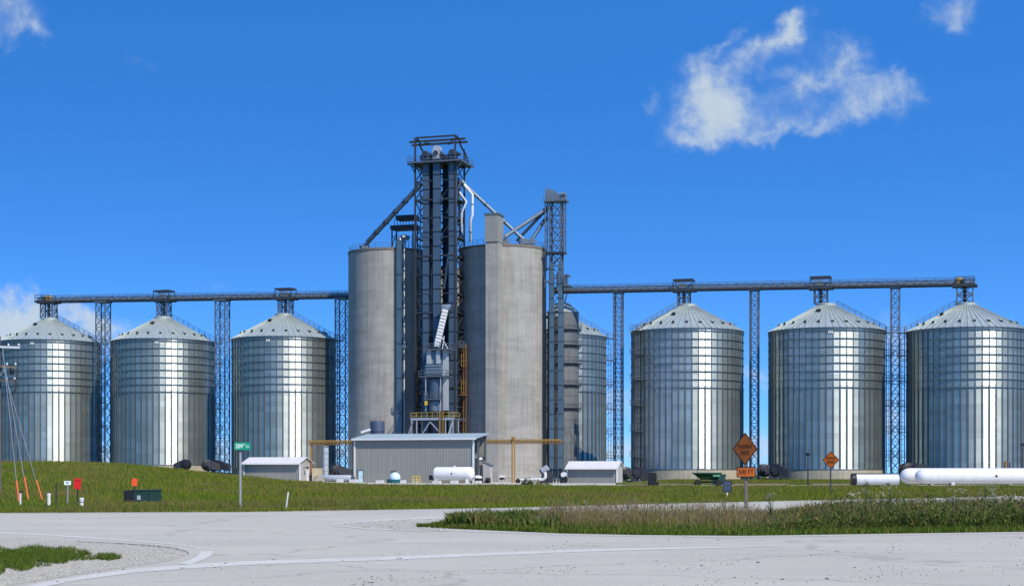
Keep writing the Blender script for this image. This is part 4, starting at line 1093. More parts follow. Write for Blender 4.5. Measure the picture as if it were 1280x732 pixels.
# ochre pipe rack
for px0,px1,py,ppx,lab in ((386,443,553.5,None,'ochre overhead pipe rack left of the big grey shed'),(606.5,702,552.5,642,'ochre overhead pipe rack crossing the right silo front')):
    Zp=283.0; X,Y=at(px0,Zp); L=front_len(px0,px1,Zp); t=thing('pipe_rack',lab,'pipe rack',(X,Y,0),ROT)
    z0=zof(py,Zp-3); mb=MB(); mb.tube([(0,0,z0),(L,0,z0)],.09,8); mb.tube([(0,.45,z0+.25),(L,.45,z0+.25)],.09,8); mb.tube([(0,-.3,z0+.45),(L,-.3,z0+.45)],.09,6); mb.build('pipe',M['orange_pipe'],t,60)
    mb=MB(); mb.bar((0,.1,z0-.28),(L,.1,z0-.2),.3,.07); mb.build('beam',M['rusty'],t)
    mb=MB()
    for k in range(int(L/.7)): mb.bar((k*.7,-.3,z0-.2),(k*.7,-.3,z0+.6),.08); mb.bar((k*.7,.5,z0-.2),(k*.7,.5,z0+.6),.08)
    mb.build('saddle',M['orange_pipe'],t)
    if ppx:
        xx=front_len(px0,ppx,Zp)
        for k,(o_,r) in enumerate(((-.12,.15),(.32,.11))):
            mb=MB(); mb.tube([(xx+o_,-.35,-.2),(xx+o_,-.35,z0+(.9 if k==0 else .2))],r,10); mb.build('post',M['orange_pipe'],t,60)
        mb=MB(); mb.box((xx+.05,-.4,z0+.75),(.6,.5,.5)); mb.bar((xx,-.4,z0+.5),(xx+1.6,-.3,z0+.2),.12); mb.build('bracket',M['orange_pipe'],t)
    else:
        for xx in (.4,L-.3): MB().tube([(xx,.2,-.2),(xx,.2,z0)],.15,8).build('post',M['rusty'],t)
# fan duct: upright duct and lying drum
Zd=279; X,Y=at(407,Zd); t=thing('fan_duct','pale grey upright duct joined to a lying drum beside the left shed','duct',(X,Y,0),ROT)
r=.52; mb=MB(); mb.tube([(0,0,.9),(0,0,zof(559,Zd))],r,16)
for k in range(5): mb.ring(r+.03,2.2+k*1.05,.07,20)
mb.build('upright_duct',M['equip_light'],t,40)
mb=MB(); mb.lathe([(.5,-.7),(.6,-.5),(.6,4.7),(.5,4.9),(.2,4.95)],18,(0,-.2,.85),'x')
mb.build('drum',M['equip_light'],t,40)
mb=MB()
for xx in (-.3,1.6,4.4): mb.box((xx,-.2,.1),(.3,1.1,.5))
mb.build('saddle',M['dark_steel'],t)
mb=MB(); mb.tube([(4.9,-.2,.9),(5.5,-.2,.9)],.3,12); mb.build('motor',M['casing'],t)
# navy tank behind the shed roof
X,Y=at(471.8,290.5); z0=0; t=thing('navy_tank','dark navy round tank showing above the big shed roof','tank',(X,Y,0),ROT)
mb=MB(); mb.lathe([(1.32,0),(1.32,zof(527.5,290)),(1.26,zof(526.3,290)),(.3,zof(525.6,290))],28); mb.build('shell',M['tank_dark'],t,30)
mb=MB()
for k in range(8): a=2*math.pi*k/8; mb.bar((1.28*math.cos(a),1.28*math.sin(a),9.5),(1.28*math.cos(a),1.28*math.sin(a),zof(525.6,290)+.3),.06)
mb.ring(1.34,zof(539,290),.06,28); mb.build('lid_clip',M['dark_steel'],t)
pipe('roof_vent_pipe','grey inclined pipe lying above the left end of the big shed roof','pipe',[wp(451,541,288),wp(463,537,288.5)],.35,M['equip_light'])

# propane tank on saddles
def htank(name,label,cat,px0,px1,Z,r,zc,mat_,rot=ROT,n=28,domed=.55,saddles=(.18,.8),smat='block',valve=True,group=None,L=None,dome=True):
    X,Y=at(px0,Z); L=L or front_len(px0,px1,Z); g=H(X,Y); t=thing(name,label,cat,(X,Y,g),rot,group)
    prof=[]
    for k in range(7):
        a=math.pi/2*k/6; prof.append((max(.02,r*math.sin(a)),r*domed*(1-math.cos(a))))
    prof+= [(pr,L-t_) for pr,t_ in reversed(prof)]
    mb=MB(); mb.lathe(prof,n,(0,r*1.0,zc),'x'); sh=mb.build('shell',mat_,t,50)
    for f in saddles:
        mb=MB(); mb.box((L*f,r,(zc-r*.75)/2-.1),(.4,r*1.7,max(.2,zc-r*.75+.2))); mb.build('saddle',M[smat],t)
    if valve:
        mb=MB(); mb.tube([(L*.52,r,zc+r-.05),(L*.52,r,zc+r+.22)],.16,10); mb.tube([(L*.52,r-.3,zc+r+.12),(L*.52,r+.3,zc+r+.12)],.06,6); mb.build('valve_dome',M['offwhite'],t)
        mb=MB(); mb.tube([(L*.5,-.02,zc+.05),(L*.5,.05,zc+.05)],.16,10); mb.build('emblem_plate',M['black'],t)
    return t
htank('propane_tank','short white propane tank in front of the big grey shed','tank',538.5,590,272,1.18,1.62,M['white_paint'],saddles=(.12,.86),smat='white_paint')
pt=bpy.data.objects['propane_tank']; mb=MB(); mb.box((-.35,1.1,1.0),(.5,.7,.8)); mb.build('pump',M['black'],pt)
# big white tanks, right
Lw=21
htank('bulk_tank','nearer of the two long white tanks at the right edge, end dome set back','tank',1146,0,212,1.05,1.28,M['white_paint'],rot=-.02,domed=1.15,saddles=(.23,.73),L=Lw,group='long white bulk tanks')
htank('bulk_tank','farther of the two long white tanks, its dome sticking out left behind','tank',1127,0,216,1.10,1.30,M['white_paint'],rot=-.02,domed=1.2,saddles=(.2,.7),L=Lw,group='long white bulk tanks',valve=False)
tk=htank('trailer_tank','small white tank with a dark end ring left of the long white tanks','tank',1067,1125,208,.72,.86,M['offwhite'],rot=-.02,domed=.1,saddles=(.3,.75),smat='rubber',L=6.0,valve=False)
mb=MB(); mb.lathe([(.5,-.18),(.84,-.15),(.84,.42),(.74,.45)],20,(0,.72,.86),'x'); mb.build('end_ring',M['black'],tk,40)
mb=MB(); mb.bar((.4,.72,1.62),(6.0,.72,1.62),.25,.16); mb.build('top_rail',M['dark_steel'],tk)
mb=MB(); mb.bar((.2,.72,.15),(7.6,.72,.15),.3,.2); mb.build('frame',M['dark_steel'],tk)
# pale blue tank in a teal tub
X,Y=at(492.5,271); t=thing('poly_tank','pale blue dome tank standing in a teal tub before the shed','tank',(X,Y,-.05),0)
mb=MB(); mb.lathe([(1.15,0),(1.28,.75),(1.18,.75),(1.1,.3)],20); mb.build('tub',M['teal'],t,40)
mb=MB(); mb.lathe([(.9,.3),(.95,1.0),(.85,1.5),(.5,1.85),(.22,1.95)],20,(.15,0,0)); mb.build('tank',M['ice_blue'],t,50)
mb=MB(); mb.tube([(.15,0,1.9),(.15,0,2.25)],.16,10); mb.box((-.3,-.1,2.0),(.4,.3,.4)); mb.build('lid',M['dark_steel'],t)
# precast blocks
def block(): 
    t=thing('concrete_block','x','concrete block',(0,0,0),0,'precast concrete blocks along the shed'); mb=MB()
    mb.prism([(-.55,-.1),(-.55,.42),(-.42,.55),(.42,.55),(.55,.42),(.55,-.1)],-.35,.35); mb.build('body',M['block'],t)
    mb=MB(); mb.tube([(0,-.1,.55),(0,-.1,.66),(0,.1,.66),(0,.1,.55)],.03,6); mb.build('lifting_loop',M['dark_steel'],t); return t
b0=block(); BK=[(442,1.25,'pale concrete block just left of the shed door'),(475,1.2,'pale concrete block between the shed door and the teal tub'),(504,.8,'pale concrete block right of the teal tub'),(546,1.25,'pale concrete block below the left end of the propane tank'),(568,1.15,'pale concrete block below the middle of the propane tank'),(425,.9,'small pale concrete block under the lying duct drum'),(598,.9,'pale concrete block under the white cap tank at the shed corner')]
for i,(px,s,lab) in enumerate(BK):
    X,Y=at(px,268.5); loc=(X,Y,H(X,Y))
    if i==0: b0.location=loc; b0.rotation_euler=(0,0,ROT); b0['label']=lab; b0.scale=(s,1,1)
    else: dup(b0,loc,ROT+.05*(i%3),lab,(s,1,.85+.1*(i%3)))
# yellow guard frame
X,Y=at(515.5,273); t=thing('guard_frame','yellow pipe guard frame against the grey shed wall','guard frame',(X,Y,0),ROT)
mb=MB()
for x in (0,.7,1.35): mb.tube([(x,0,-.1),(x,0,1.2)],.09,8)
mb.tube([(0,0,1.2),(1.35,0,1.2)],.08,8); mb.tube([(0,0,.6),(1.35,0,.6)],.06,8); mb.build('rails',M['yellow'],t)
mb=MB(); mb.box((.68,.15,.4),(1.1,.3,.7)); mb.build('meter_box',M['equip_light'],t)
# hopper with cap and tires at the shed corner
X,Y=at(599,277); t=thing('feed_hopper','small grey hopper with pale cap at the right end of the shed','hopper',(X,Y,0),ROT)
mb=MB(); mb.box((-.3,.5,2.4),(1.0,1.2,3.4)); mb.build('body',M['siding'],t); mb=MB(); mb.lathe([(.8,4.1),(.55,4.45),(.12,4.6),(.1,4.9)],14,(-.3,.5,0)); mb.build('cap',M['offwhite'],t,40)
mb=MB()
for sx in (-.7,.1): mb.bar((sx,.1,-.1),(sx,.1,.8),.12); mb.bar((sx,.9,-.1),(sx,.9,.8),.12)
mb.build('leg',M['dark_steel'],t)
X,Y=at(597.5,271); t=thing('cap_tank','low white lidded tank on a dark base at the shed corner','tank',(X,Y,0),ROT)
mb=MB(); mb.lathe([(.55,.35),(.6,.9)],18); mb.build('base',M['black'],t,40); mb=MB(); mb.lathe([(.7,.9),(.68,1.15),(.35,1.35),(.05,1.38)],18); mb.build('lid',M['white_paint'],t,40)
mb=MB()
for k in range(4): a=math.pi/4+k*math.pi/2; mb.bar((.4*math.cos(a),.4*math.sin(a),-.1),(.45*math.cos(a),.45*math.sin(a),.4),.12)
mb.build('leg',M['offwhite'],t)
X,Y=at(607,276); t=thing('grey_lean_to','narrow pale sloped cabinet with two tires against its right side','cabinet',(X,Y,0),ROT)
mb=MB(); mb.prism([(-.5,-.1),(-.5,3.7),(.75,3.1),(.75,-.1)],0,1.6); mb.build('body',M['siding_light'],t); mb=MB(); mb.bar((-.6,.8,3.82),(.95,.8,3.08),1.8,.1); mb.build('roof',M['trim'],t)
for x in (.3,.75):
    mb=MB(); mb.lathe([(.35,-.12),(.5,-.1),(.5,.1),(.35,.12)],18,(x,-.25,.5),'x'); mb.build('tire',M['rubber'],t,40)
# air conditioner on the silo foot
X,Y=at(627.5,314); t=thing('air_conditioner','white air conditioner box at the foot of the right silo','air conditioner',(X,Y,.2),ROT)
mb=MB(); mb.box((0,0,.95),(.95,.8,.45)); mb.build('cover',M['white_paint'],t); mb=MB(); mb.box((0,0,.5),(.82,.7,.45)); mb.build('grille',M['black'],t)
mb=MB()
for x in (-.4,.4): mb.bar((x,-.3,-.3),(x,-.3,.4),.08)
mb.build('leg',M['offwhite'],t)
pipe('foot_pipe','thin dark horizontal pipe along the right silo foot','pipe',[wp(609,595.3,316),wp(640,595,316.5),wp(676,594.8,319)],.09,M['galv_post'],8)
# loader/pump cluster at the foot of the right silo
X,Y=at(655,276); t=thing('portable_auger','low pale portable auger on a small wheel at the right silo foot','auger',(X,Y,0),ROT)
mb=MB(); mb.tube([(-1.5,0,.55),(3.2,0,.75)],.2,10); mb.build('tube',M['white_paint'],t); mb=MB(); mb.lathe([(.2,-.1),(.42,-.1),(.42,.1),(.2,.1)],16,(-1.0,-.3,.4),'y'); mb.build('wheel',M['rubber'],t,40)
mb=MB(); mb.bar((1.4,0,-.1),(1.4,0,.6),.1); mb.bar((2.9,0,-.1),(2.9,0,.7),.1); mb.build('leg',M['dark_steel'],t)
X,Y=at(684,275); t=thing('transfer_blower','dark blower with pale elbow pipe at the right silo corner','blower',(X,Y,0),ROT)
mb=MB(); mb.lathe([(.5,-.35),(.95,-.25),(.95,.25),(.5,.35)],18,(0,0,1.1),'y'); mb.box((-.1,0,.2),(1.9,1.0,.5)); mb.build('housing',M['dark_steel'],t,40)
mb=MB(); mb.tube([(-1.2,-.2,.5),(-.7,-.2,.55),(-.2,-.3,1.1),(-.3,-.3,1.9)],.3,10); mb.build('elbow',M['white_paint'],t,60)
mb=MB(); mb.tube([(-.9,0,2.1),(.1,0,2.7)],.55,12); mb.bar((0,0,1.6),(-.3,0,2.3),.2); mb.build('intake',M['equip_light'],t,40)
mb=MB(); mb.tube([(-.95,-.02,2.07),(-1.15,-.02,1.95)],.45,12); mb.build('screen',M['black'],t)
X,Y=at(695.5,279); t=thing('boot_pit','dark steel pit frame under the slim leg tower casings','pit frame',(X,Y,0),ROT)
mb=MB(); mb.box((0,0,.9),(3.2,1.8,.2)); 
for x in (-1.4,-.5,.5,1.4): mb.bar((x,-.8,-.1),(x,-.8,2.6),.16); mb.bar((x,.8,-.1),(x,.8,2.6),.16)
mb.box((0,0,2.6),(3.1,1.8,.16)); mb.build('frame',M['duct'],t)
mb=MB(); mb.prism([(-1.2,2.5),(1.2,2.5),(.4,.9),(-.4,.9)],-.7,.7); mb.build('hopper',M['dark_steel'],t)
X,Y=at(705.5,274); t=thing('parked_cart','small dark cart with a white drum beside the right shed','cart',(X,Y,0),ROT)
mb=MB(); mb.box((0,0,.65),(.9,1.0,.9)); mb.build('body',M['black'],t,40); mb=MB(); mb.tube([(-.1,-.5,1.5),(-.1,.4,1.5)],.42,14); mb.build('drum',M['white_paint'],t,40)
for x in (-.35,.35): mb=MB(); mb.lathe([(.15,-.08),(.3,-.08),(.3,.08),(.15,.08)],14,(x,-.55,.3),'y'); mb.build('wheel',M['rubber'],t,40)
# spoil heap by the shed corner
X,Y=at(397.5,277); t=tag(bpy.data.objects.new('tmp',None),'x','x'); bpy.data.objects.remove(t)
mb=MB(); rr=random.Random(5)
for k in range(60):
    a=rr.uniform(0,6.3); d=rr.random()**.6*.9; mb.box((d*math.cos(a),d*math.sin(a)*.7,max(0,.95-d)*1.1+.05),(rr.uniform(.25,.5),rr.uniform(.25,.5),rr.uniform(.2,.4)),rr.uniform(0,3))
o=mb.build('rubble_pile',M['foundation']); o.location=(X,Y,H(X,Y)); tag(o,'small pale rubble pile between the left shed and the upright duct','rubble')

# ---------------------------------------------------------------- aeration fans at the bins
def fan():
    t=thing('aeration_fan','x','fan',(0,0,0),0,'black aeration fans at the grain bins')
    mb=MB(); mb.lathe([(.55,-.75),(1.15,-.55),(1.15,.55),(.55,.75)],18,(0,0,1.7),'y'); mb.build('housing',M['black'],t,40)
    mb=MB(); mb.lathe([(.8,-1.0),(.5,-.7)],16,(0,0,1.7),'y'); mb.build('inlet_cone',M['dark_steel'],t,40)
    mb=MB(); mb.prism([(.3,2.7),(1.1,2.5),(2.6,1.9),(2.6,.5),(1.1,.8),(.3,.9)],-.6,.6); mb.build('transition_duct',M['dark_steel'],t)
    mb=MB(); mb.tube([(-.2,-1.4,1.7),(-.2,-.85,1.7)],.33,12); mb.build('motor',M['dark_steel'],t,40)
    for s_ in (-.6,.6):
        MB().bar((s_,-.5,-.2),(s_*.6,-.2,1.2),.16).build('leg',M['galv_post'],t)
        
    MB().box((0,0,.1),(1.7,1.6,.4)).build('skid',M['dark_steel'],t); return t
f0=fan(); FL=[(232,334,.95,math.pi*.95,1.0,'black fan at the right foot of the bin behind the transformer box'),
 (259,335,1.0,.5,1.0,'black fan left of its tilted neighbour in the gap left of the street sign'),
 (272,337,1.1,-.4,1.0,'black tilted fan in the gap just left of the street sign pole'),
 (782,312,1.1,.3,1.05,'black fan just right of the right shed, in the gap'),
 (797,309,.9,-.3,1.0,'black fan at the left foot of the bin behind the green wagon'),
 (955,302,1.15,.2,1.05,'round black fan in the gap right of the PAVEMENT ENDS sign'),
 (970,299,1.0,-.5,1.05,'black fan at the left foot of the bin behind the small diamond sign'),
 (1134,294,1.25,.3,1.1,'black fan behind the left dome of the long white tanks'),
 (1147,292,1.1,-.2,1.1,'black fan showing just above the long white tanks'),
 (421,315,1.2,.6,1.1,'black fan in the dark gap behind the upright duct')]
for i,(px,Z,s,rz,sz,lab) in enumerate(FL):
    X,Y=at(px,Z); g=H(X,Y)
    if i==0: o=f0; o.location=(X,Y,g); o.rotation_euler=(0,0,rz); o['label']=lab; o.scale=(s,s,sz)
    else: dup(f0,(X,Y,g),rz,lab,(s,s,sz))

# ---------------------------------------------------------------- green wagon, bin, dark bin
X,Y=at(885,204); s=204/F; t=thing('grain_wagon','dark green grain wagon on black tires before a steel bin','wagon',(X,Y,.05),-.05)
mb=MB(); w0=1.95; y=.9
mb.add([(-w0,-y,2.0-.35),(w0-.3,-y,1.65),(w0-.3,y,1.65),(-w0,y,1.65),(-.9,-y*.6,.85),(1.2,-y*.6,.75),(1.2,y*.6,.75),(-.9,y*.6,.85)],[(0,1,5,4),(1,2,6,5),(2,3,7,6),(3,0,4,7),(4,5,6,7),(3,2,1,0)])
mb.build('hopper',M['wagon_green'],t)
mb=MB(); mb.bar((-w0-.05,-y-.03,1.66),(w0-.25,-y-.03,1.66),.12,.16); mb.bar((-w0-.05,y+.03,1.66),(w0-.25,y+.03,1.66),.12,.16); mb.bar((-w0,-y,1.66),(-w0,y,1.66),.12,.16); mb.bar((w0-.3,-y,1.66),(w0-.3,y,1.66),.12,.16); mb.build('rim',M['green_dark'],t)
mb=MB(); mb.bar((-1.5,0,.55),(1.6,0,.55),.2,.2); mb.bar((-1.3,-.7,.38),(-1.3,.7,.38),.14); mb.bar((1.3,-.7,.38),(1.3,.7,.38),.14); mb.bar((1.6,0,.5),(2.9,-.1,.35),.12); mb.bar((-1.2,-.5,.5),(-.9,-.5,1.0),.12); mb.bar((1.2,-.5,.5),(1.0,-.5,1.0),.12); mb.build('chassis',M['black'],t)
for x in (-1.3,1.3):
    for y_ in (-.8,.8): mb=MB(); mb.lathe([(.14,-.12),(.4,-.11),(.4,.11),(.14,.12)],18,(x,y_,.4),'y'); mb.build('wheel',M['rubber'],t,40)
mb=MB(); mb.box((1.0,-1.0,1.35),(.9,.12,.25)); mb.build('side_chute',mat('wagon_pale_green',(.10,.30,.16),.5),t)
X,Y=at(898,225); t=thing('green_dumpster','dark green steel dumpster partly behind the grain wagon','dumpster',(X,Y,.05),-.05)
mb=MB(); mb.prism([(-.85,.0),(-1.0,1.45),(1.0,1.45),(.85,.0)],-.7,.7); mb.build('body',M['green_dark'],t); mb=MB(); mb.box((0,0,1.48),(2.1,1.5,.08)); mb.build('lid',M['green_dark'],t)
mb=MB()
for x in (-.5,.5): mb.bar((x,-.74,.05),(x,-.74,1.4),.1,.06)
mb.build('rib',M['green_dark'],t)
X,Y=at(872,221); t=thing('standpipe','thin grey standpipe with a crossbar above the grain wagon','pipe',(X,Y,.05),-.05)
mb=MB(); mb.tube([(0,0,-.1),(0,0,2.4)],.05,6); mb.tube([(-.1,0,2.3),(.9,0,2.3)],.045,6); mb.tube([(.85,0,2.3),(.85,0,2.05)],.045,6); mb.build('pipe',M['dark_steel'],t)
X,Y=at(816.5,203); t=thing('waste_bin','upright black waste container with a low front step right of the right shed','container',(X,Y,.05),-.05)
mb=MB(); mb.box((-.15,.1,.85),(1.0,.9,1.7),taper=1.04); mb.build('body',M['black'],t); mb=MB(); mb.box((.1,-.4,.26),(1.2,.7,.52)); mb.build('step',M['black'],t); mb=MB(); mb.box((.48,.1,.95),(.06,.8,1.2)); mb.build('panel',M['dark_steel'],t)
# timber ties lying along the drive
for px0,px1,Z,lab in ((783,810,206,'long brown timber lying on the gravel left of the black container'),(918,985,214,'long brown timber lying on the gravel behind the PAVEMENT ENDS sign'),(826,866,212,'long brown timber lying on the gravel between container and wagon'),(1015,1062,214,'long brown timber lying on the gravel left of the small white tank')):
    X,Y=at(px0,Z); L=(px1-px0)*Z/F; mb=MB(); mb.box((L/2,0,.12),(L,.3,.3)); 
    for k in range(int(L/2)): mb.box((k*2+.6,-.16,.14),(.06,.03,.28))
    o=mb.build('timber',M['wood']); o.location=(X,Y,H(X,Y)+.05); o.rotation_euler=(0,0,-.03); tag(o,lab,'timber','timbers along the gravel drive')
# rusty posts in front of the right bin
for px,h,lab in ((1256.5,576,'short rusty post left of its twin near the right edge'),(1263,577.5,'short pale rusty post right of its twin near the right edge')):
    X,Y=at(px,280); g=H(X,Y); o=MB().tube([(0,0,-.2),(0,0,zof(h,280)-g),(0,0,zof(h,280)-g+.1)],[.22,.22,.05],10).build('rusty_post',M['rusty' if px<1260 else 'equip'],None,50); o.location=(X,Y,g); tag(o,lab,'post','posts before the right bin')
def lightpole(px,Z,pytop,lab,arm=False):
    X,Y=at(px,Z); g=H(X,Y); t=thing('lamp_pole',lab,'lamp pole',(X,Y,g),0)
    h=zof(pytop,Z)-g; mb=MB(); mb.tube([(0,0,-.2),(0,0,h-.25)],[.09,.07],8); mb.build('pole',M['dark_steel'],t)
    mb=MB(); mb.lathe([(.09,h-.35),(.22,h-.2),(.26,h),(.05,h+.08)],10); mb.bar((-.45,0,h),(-.05,0,h-.35),.05); mb.bar((.45,0,h),(.05,0,h-.35),.05); mb.build('lamp_head',M['dark_steel'],t,40)
lightpole(1010,196,566,'dark lamp pole left of the small orange diamond sign')
lightpole(1278,230,554,'dark lamp pole at the right edge before the last bin')

# ================================================================ SIGNS
# warning sign on a timber post
X,Y=at(933,74.5); Zs=74.5; t=thing('warning_sign','large orange diamond PAVEMENT ENDS sign with a 500 FT plate','road sign',(X,Y,0),0)
mb=MB(); zt=zof(598,Zs); mb.box((0,.1,zof(560,Zs)/2-.1),(.16,.16,zof(560,Zs)+.2)); mb.build('post',M['wood_pale'],t)
ang=math.radians(-50)
def face(parent,txts,half,zc,material,name,y=-.02,border=True,ang=ang,x=0):
    c_,s_=math.cos(ang),math.sin(ang)
    e=bpy.data.objects.new('x',None)
    mb=MB(); k=half
    def P(u,z,d): return (x+u*c_+d*s_*-1*-1*0+(-s_)*0+u*0 - d*(-s_)*0, 0,0)
    def Q(u,z,d): # u along face, d towards the viewer side
        return (x+u*c_+d*s_, y+u*s_-d*c_, z)
    poly=[(0,-k),(k,0),(0,k),(-k,0)] if not isinstance(half,tuple) else [(-half[0],-half[1]),(half[0],-half[1]),(half[0],half[1]),(-half[0],half[1])]
    r=.0
    n=len(poly); vs=[Q(u,zc+z,0) for u,z in poly]+[Q(u,zc+z,-.012) for u,z in poly]
    mb.add(vs,[tuple(range(n)),tuple(range(2*n-1,n-1,-1))]+[(i,(i+1)%n,(i+1)%n+n,i+n) for i in range(n)])
    pl=mb.build(name,material,parent); bpy.data.objects.remove(e)
    if border:
        mb=MB(); f0,f1=.995,.90
        if isinstance(half,tuple): inn=[(u-math.copysign(.045,u),z-math.copysign(.045,z)) for u,z in poly]
        else: inn=[(u*f1,z*f1) for u,z in poly]
        outp=[(u*f0,z*f0) for u,z in poly]
        vs=[Q(u,zc+z,.003) for u,z in outp]+[Q(u,zc+z,.003) for u,z in inn]
        mb.add(vs,[(i,(i+1)%n,(i+1)%n+n,i+n) for i in range(n)]); mb.build('border',M['sign_black'],pl)
    for (s_t,size,zz,wid) in txts:
        text_mesh(s_t,size,'lettering',M['sign_black'] if material is not M['sign_green'] and material is not M['sign_blue'] else (M['sign_white'] if material is M['sign_green'] else M['sign_blue_text']),pl,Q(0,zc+zz,.008),(math.radians(90),0,ang),wid,.003)
    return pl
hd=(581.5-540)/2*Zs/F; zc=zof(560.7,Zs)
face(t,[('PAVEMENT',.27,.10,hd*1.16),('ENDS',.27,-.20,hd*.66)],hd,zc,M['sign_orange'],'sign_face',y=-.05,x=-.07)
face(t,[('500 FT',.34,0,.70)],((944-921.5)/2*Zs/F*1.0/math.cos(math.radians(22)),(596-583)/2*Zs/F),zof(589.6,Zs),M['sign_orange'],'distance_plate',y=-.05,ang=math.radians(-22),x=-.02)
# second diamond
Z2=118; X,Y=at(1038.5,Z2); t=thing('warning_sign','smaller orange diamond DEAD END sign on a thin dark post','road sign',(X,Y,0),0)
mb=MB(); mb.bar((0,.06,-.2),(0,.06,zof(566,Z2)),.09); mb.build('post',M['dark_steel'],t)
face(t,[('DEAD',.26,.13,.72),('END',.26,-.16,.52)],(585.3-563.5)/2*Z2/F,zof(574.4,Z2),M['sign_orange'],'sign_face',ang=math.radians(-28))
# slate board
Z3=106; X,Y=at(909,Z3); t=thing('board_sign','small slate blue two line board on a white post','sign',(X,Y,0),0)
mb=MB(); mb.bar((0,.05,-.2),(0,.05,zof(604,Z3)),.09); mb.build('post',M['white_paint'],t)
face(t,[('ENTER',.17,.14,.44),('HERE',.19,-.12,.40)],((915-904)/2*Z3/F,(614.5-600)/2*Z3/F),zof(607.3,Z3),M['sign_blue'],'sign_face',ang=0)
# green street name sign
Z4=69; X,Y=at(300.5,Z4); t=thing('street_sign','green 209TH street name sign on a grey steel post','street sign',(X,Y,0),0)
mb=MB(); mb.bar((0,.03,-.2),(0,.03,zof(561,Z4)),.075); mb.bar((.03,.05,-.2),(.03,.05,zof(561,Z4)),.03); mb.build('post',M['galv_post'],t)
pl=face(t,[],((313.5-293.5)/2*Z4/F,(562.3-552.8)/2*Z4/F),zof(557.2,Z4),M['sign_green'],'name_blade',border=False,ang=math.radians(4),x=.09)
text_mesh('209',.25,'lettering',M['sign_white'],pl,(-.05,-.03,zof(557.4,Z4)),(math.radians(90),0,math.radians(4)),.30,.003)
text_mesh('TH',.11,'lettering',M['sign_white'],pl,(.16,-.025,zof(555.6,Z4)),(math.radians(90),0,math.radians(4)),.10,.003)
text_mesh('AV',.15,'lettering',M['sign_white'],pl,(.31,-.02,zof(558,Z4)),(math.radians(90),0,math.radians(4)),.13,.003)
mb=MB(); mb.box((0,.03,zof(563.2,Z4)),(.14,.1,.10)); mb.build('bracket',M['dark_steel'],t)
# leaning stake
X,Y=at(358,72); o=MB().bar((-.03,0,-.1),(.09,0,.78),.06).build('leaning_stake',M['offwhite']); o.location=(X,Y,H(X,Y)); tag(o,'thin pale leaning stake in the grass right of the street sign','stake')

# ---------------------------------------------------------------- markers on the mound
def gl(px,Z): X,Y=at(px,Z); return X,Y,H(X,Y)
# transformer box
Z5=82; X,Y,g=gl(154.5,Z5); L=(197-154.5)*Z5/F; h=zof(612.3,Z5)-g
t=thing('transformer_box','dark green transformer box sitting in the mound grass','utility box',(X,Y,g),0)
mb=MB(); mb.box((L*.14,.55,h/2-.1),(L*.28,1.1,h+.2)); mb.build('side_panel',M['black'],t); mb=MB(); mb.box((L*.64,.5,h/2-.1),(L*.70,1.0,h+.16)); mb.build('cabinet',M['transformer'],t)
mb=MB(); mb.box((L*.64,.5,h-.0),(L*.73,1.06,.06)); mb.build('lid',M['transformer'],t); mb=MB(); mb.box((L*.45,-.02,h*.4),(.18,.03,.22)); mb.build('label_plate',M['equip_light'],t)
mb=MB(); mb.bar((L*.75,-.01,.0),(L*.75,-.01,h-.1),.03); mb.build('door_seam',M['black'],t)
# flag marker on the box
X,Y,g=gl(168,83.5); t=thing('flag_marker','red orange flag sign standing behind the transformer box','marker',(X,Y,g),0)
h=zof(597,83.5)-g; mb=MB(); mb.bar((0,0,-.1),(0,0,h-.1),.05); mb.build('post',M['black'],t); mb=MB(); mb.prism([(-.12,h-.40),(.13,h-.42),(.16,h-.05),(-.05,h+.0),(-.14,h-.12)],-.03,-.01); mb.build('flag',M['red_orange'],t)
# red panel
X,Y,g=gl(97,80); t=thing('red_marker','bright red panel sign on a thin dark post beside the white sign','marker',(X,Y,g),0)
h=zof(597.5,80)-g; mb=MB(); mb.bar((0,0,-.1),(0,0,h-.1),.05); mb.build('post',M['black'],t); mb=MB(); mb.prism([(-.19,h-.50),(.16,h-.56),(.19,h),(-.17,h+.01)],-.04,-.015); mb.build('panel',M['red'],t)
mb=MB(); mb.bar((-.14,-.045,h-.05),(.15,-.045,h-.06),.05,.006); mb.build('panel_fold',M['red_orange'],t)
# white small sign
X,Y,g=gl(84.7,80); t=thing('small_white_sign','small white rectangular sign on a grey post left of the red panel','sign',(X,Y,g),0)
h=zof(600.3,80)-g; mb=MB(); mb.bar((0,0,-.1),(0,0,h-.1),.06); mb.build('post',M['galv_post'],t); mb=MB(); mb.box((0,-.04,h-.11),(.34,.02,.20)); pl=mb.build('panel',M['sign_white'],t); mb=MB(); mb.box((0,-.052,h-.11),(.2,.004,.03)); mb.box((0,-.052,h-.06),(.14,.004,.02)); mb.build('lettering',M['casing'],pl)
# white marker posts
def pedestal(px,Z,pyt,pyb,r,name,lab,cap='white_paint'):
    X,Y,g=gl(px,Z); h=zof(pyt,Z)-g; t=thing(name,lab,'marker post',(X,Y,g),0,'utility marker posts on the mound')
    mb=MB(); mb.tube([(0,0,-.1),(0,0,h-.1)],r,12); mb.build('tube',M['white_paint'],t,40); mb=MB(); mb.lathe([(r*1.15,h-.12),(r*1.15,h-.02),(r*.6,h)],12); mb.build('cap',M[cap],t,40); return t
pedestal(61,78,616,630,.085,'marker_post','stout white marker post between the thin dark stake and the leaning white pipe')
pedestal(102,77,621.5,630,.10,'marker_post','short white marker post with a blue band below the red panel','white_paint')
o=[q for q in kids(bpy.data.objects['marker_post.001'])][0]; mb=MB(); mb.ring(.1,.16,.02,12); mb.build('blue_band',M['casing'],o)
X,Y,g=gl(25.5,78); t=thing('vent_pipe','thin white vent pipe with a dark curved cap near the orange guy sleeves','pipe',(X,Y,g),0)
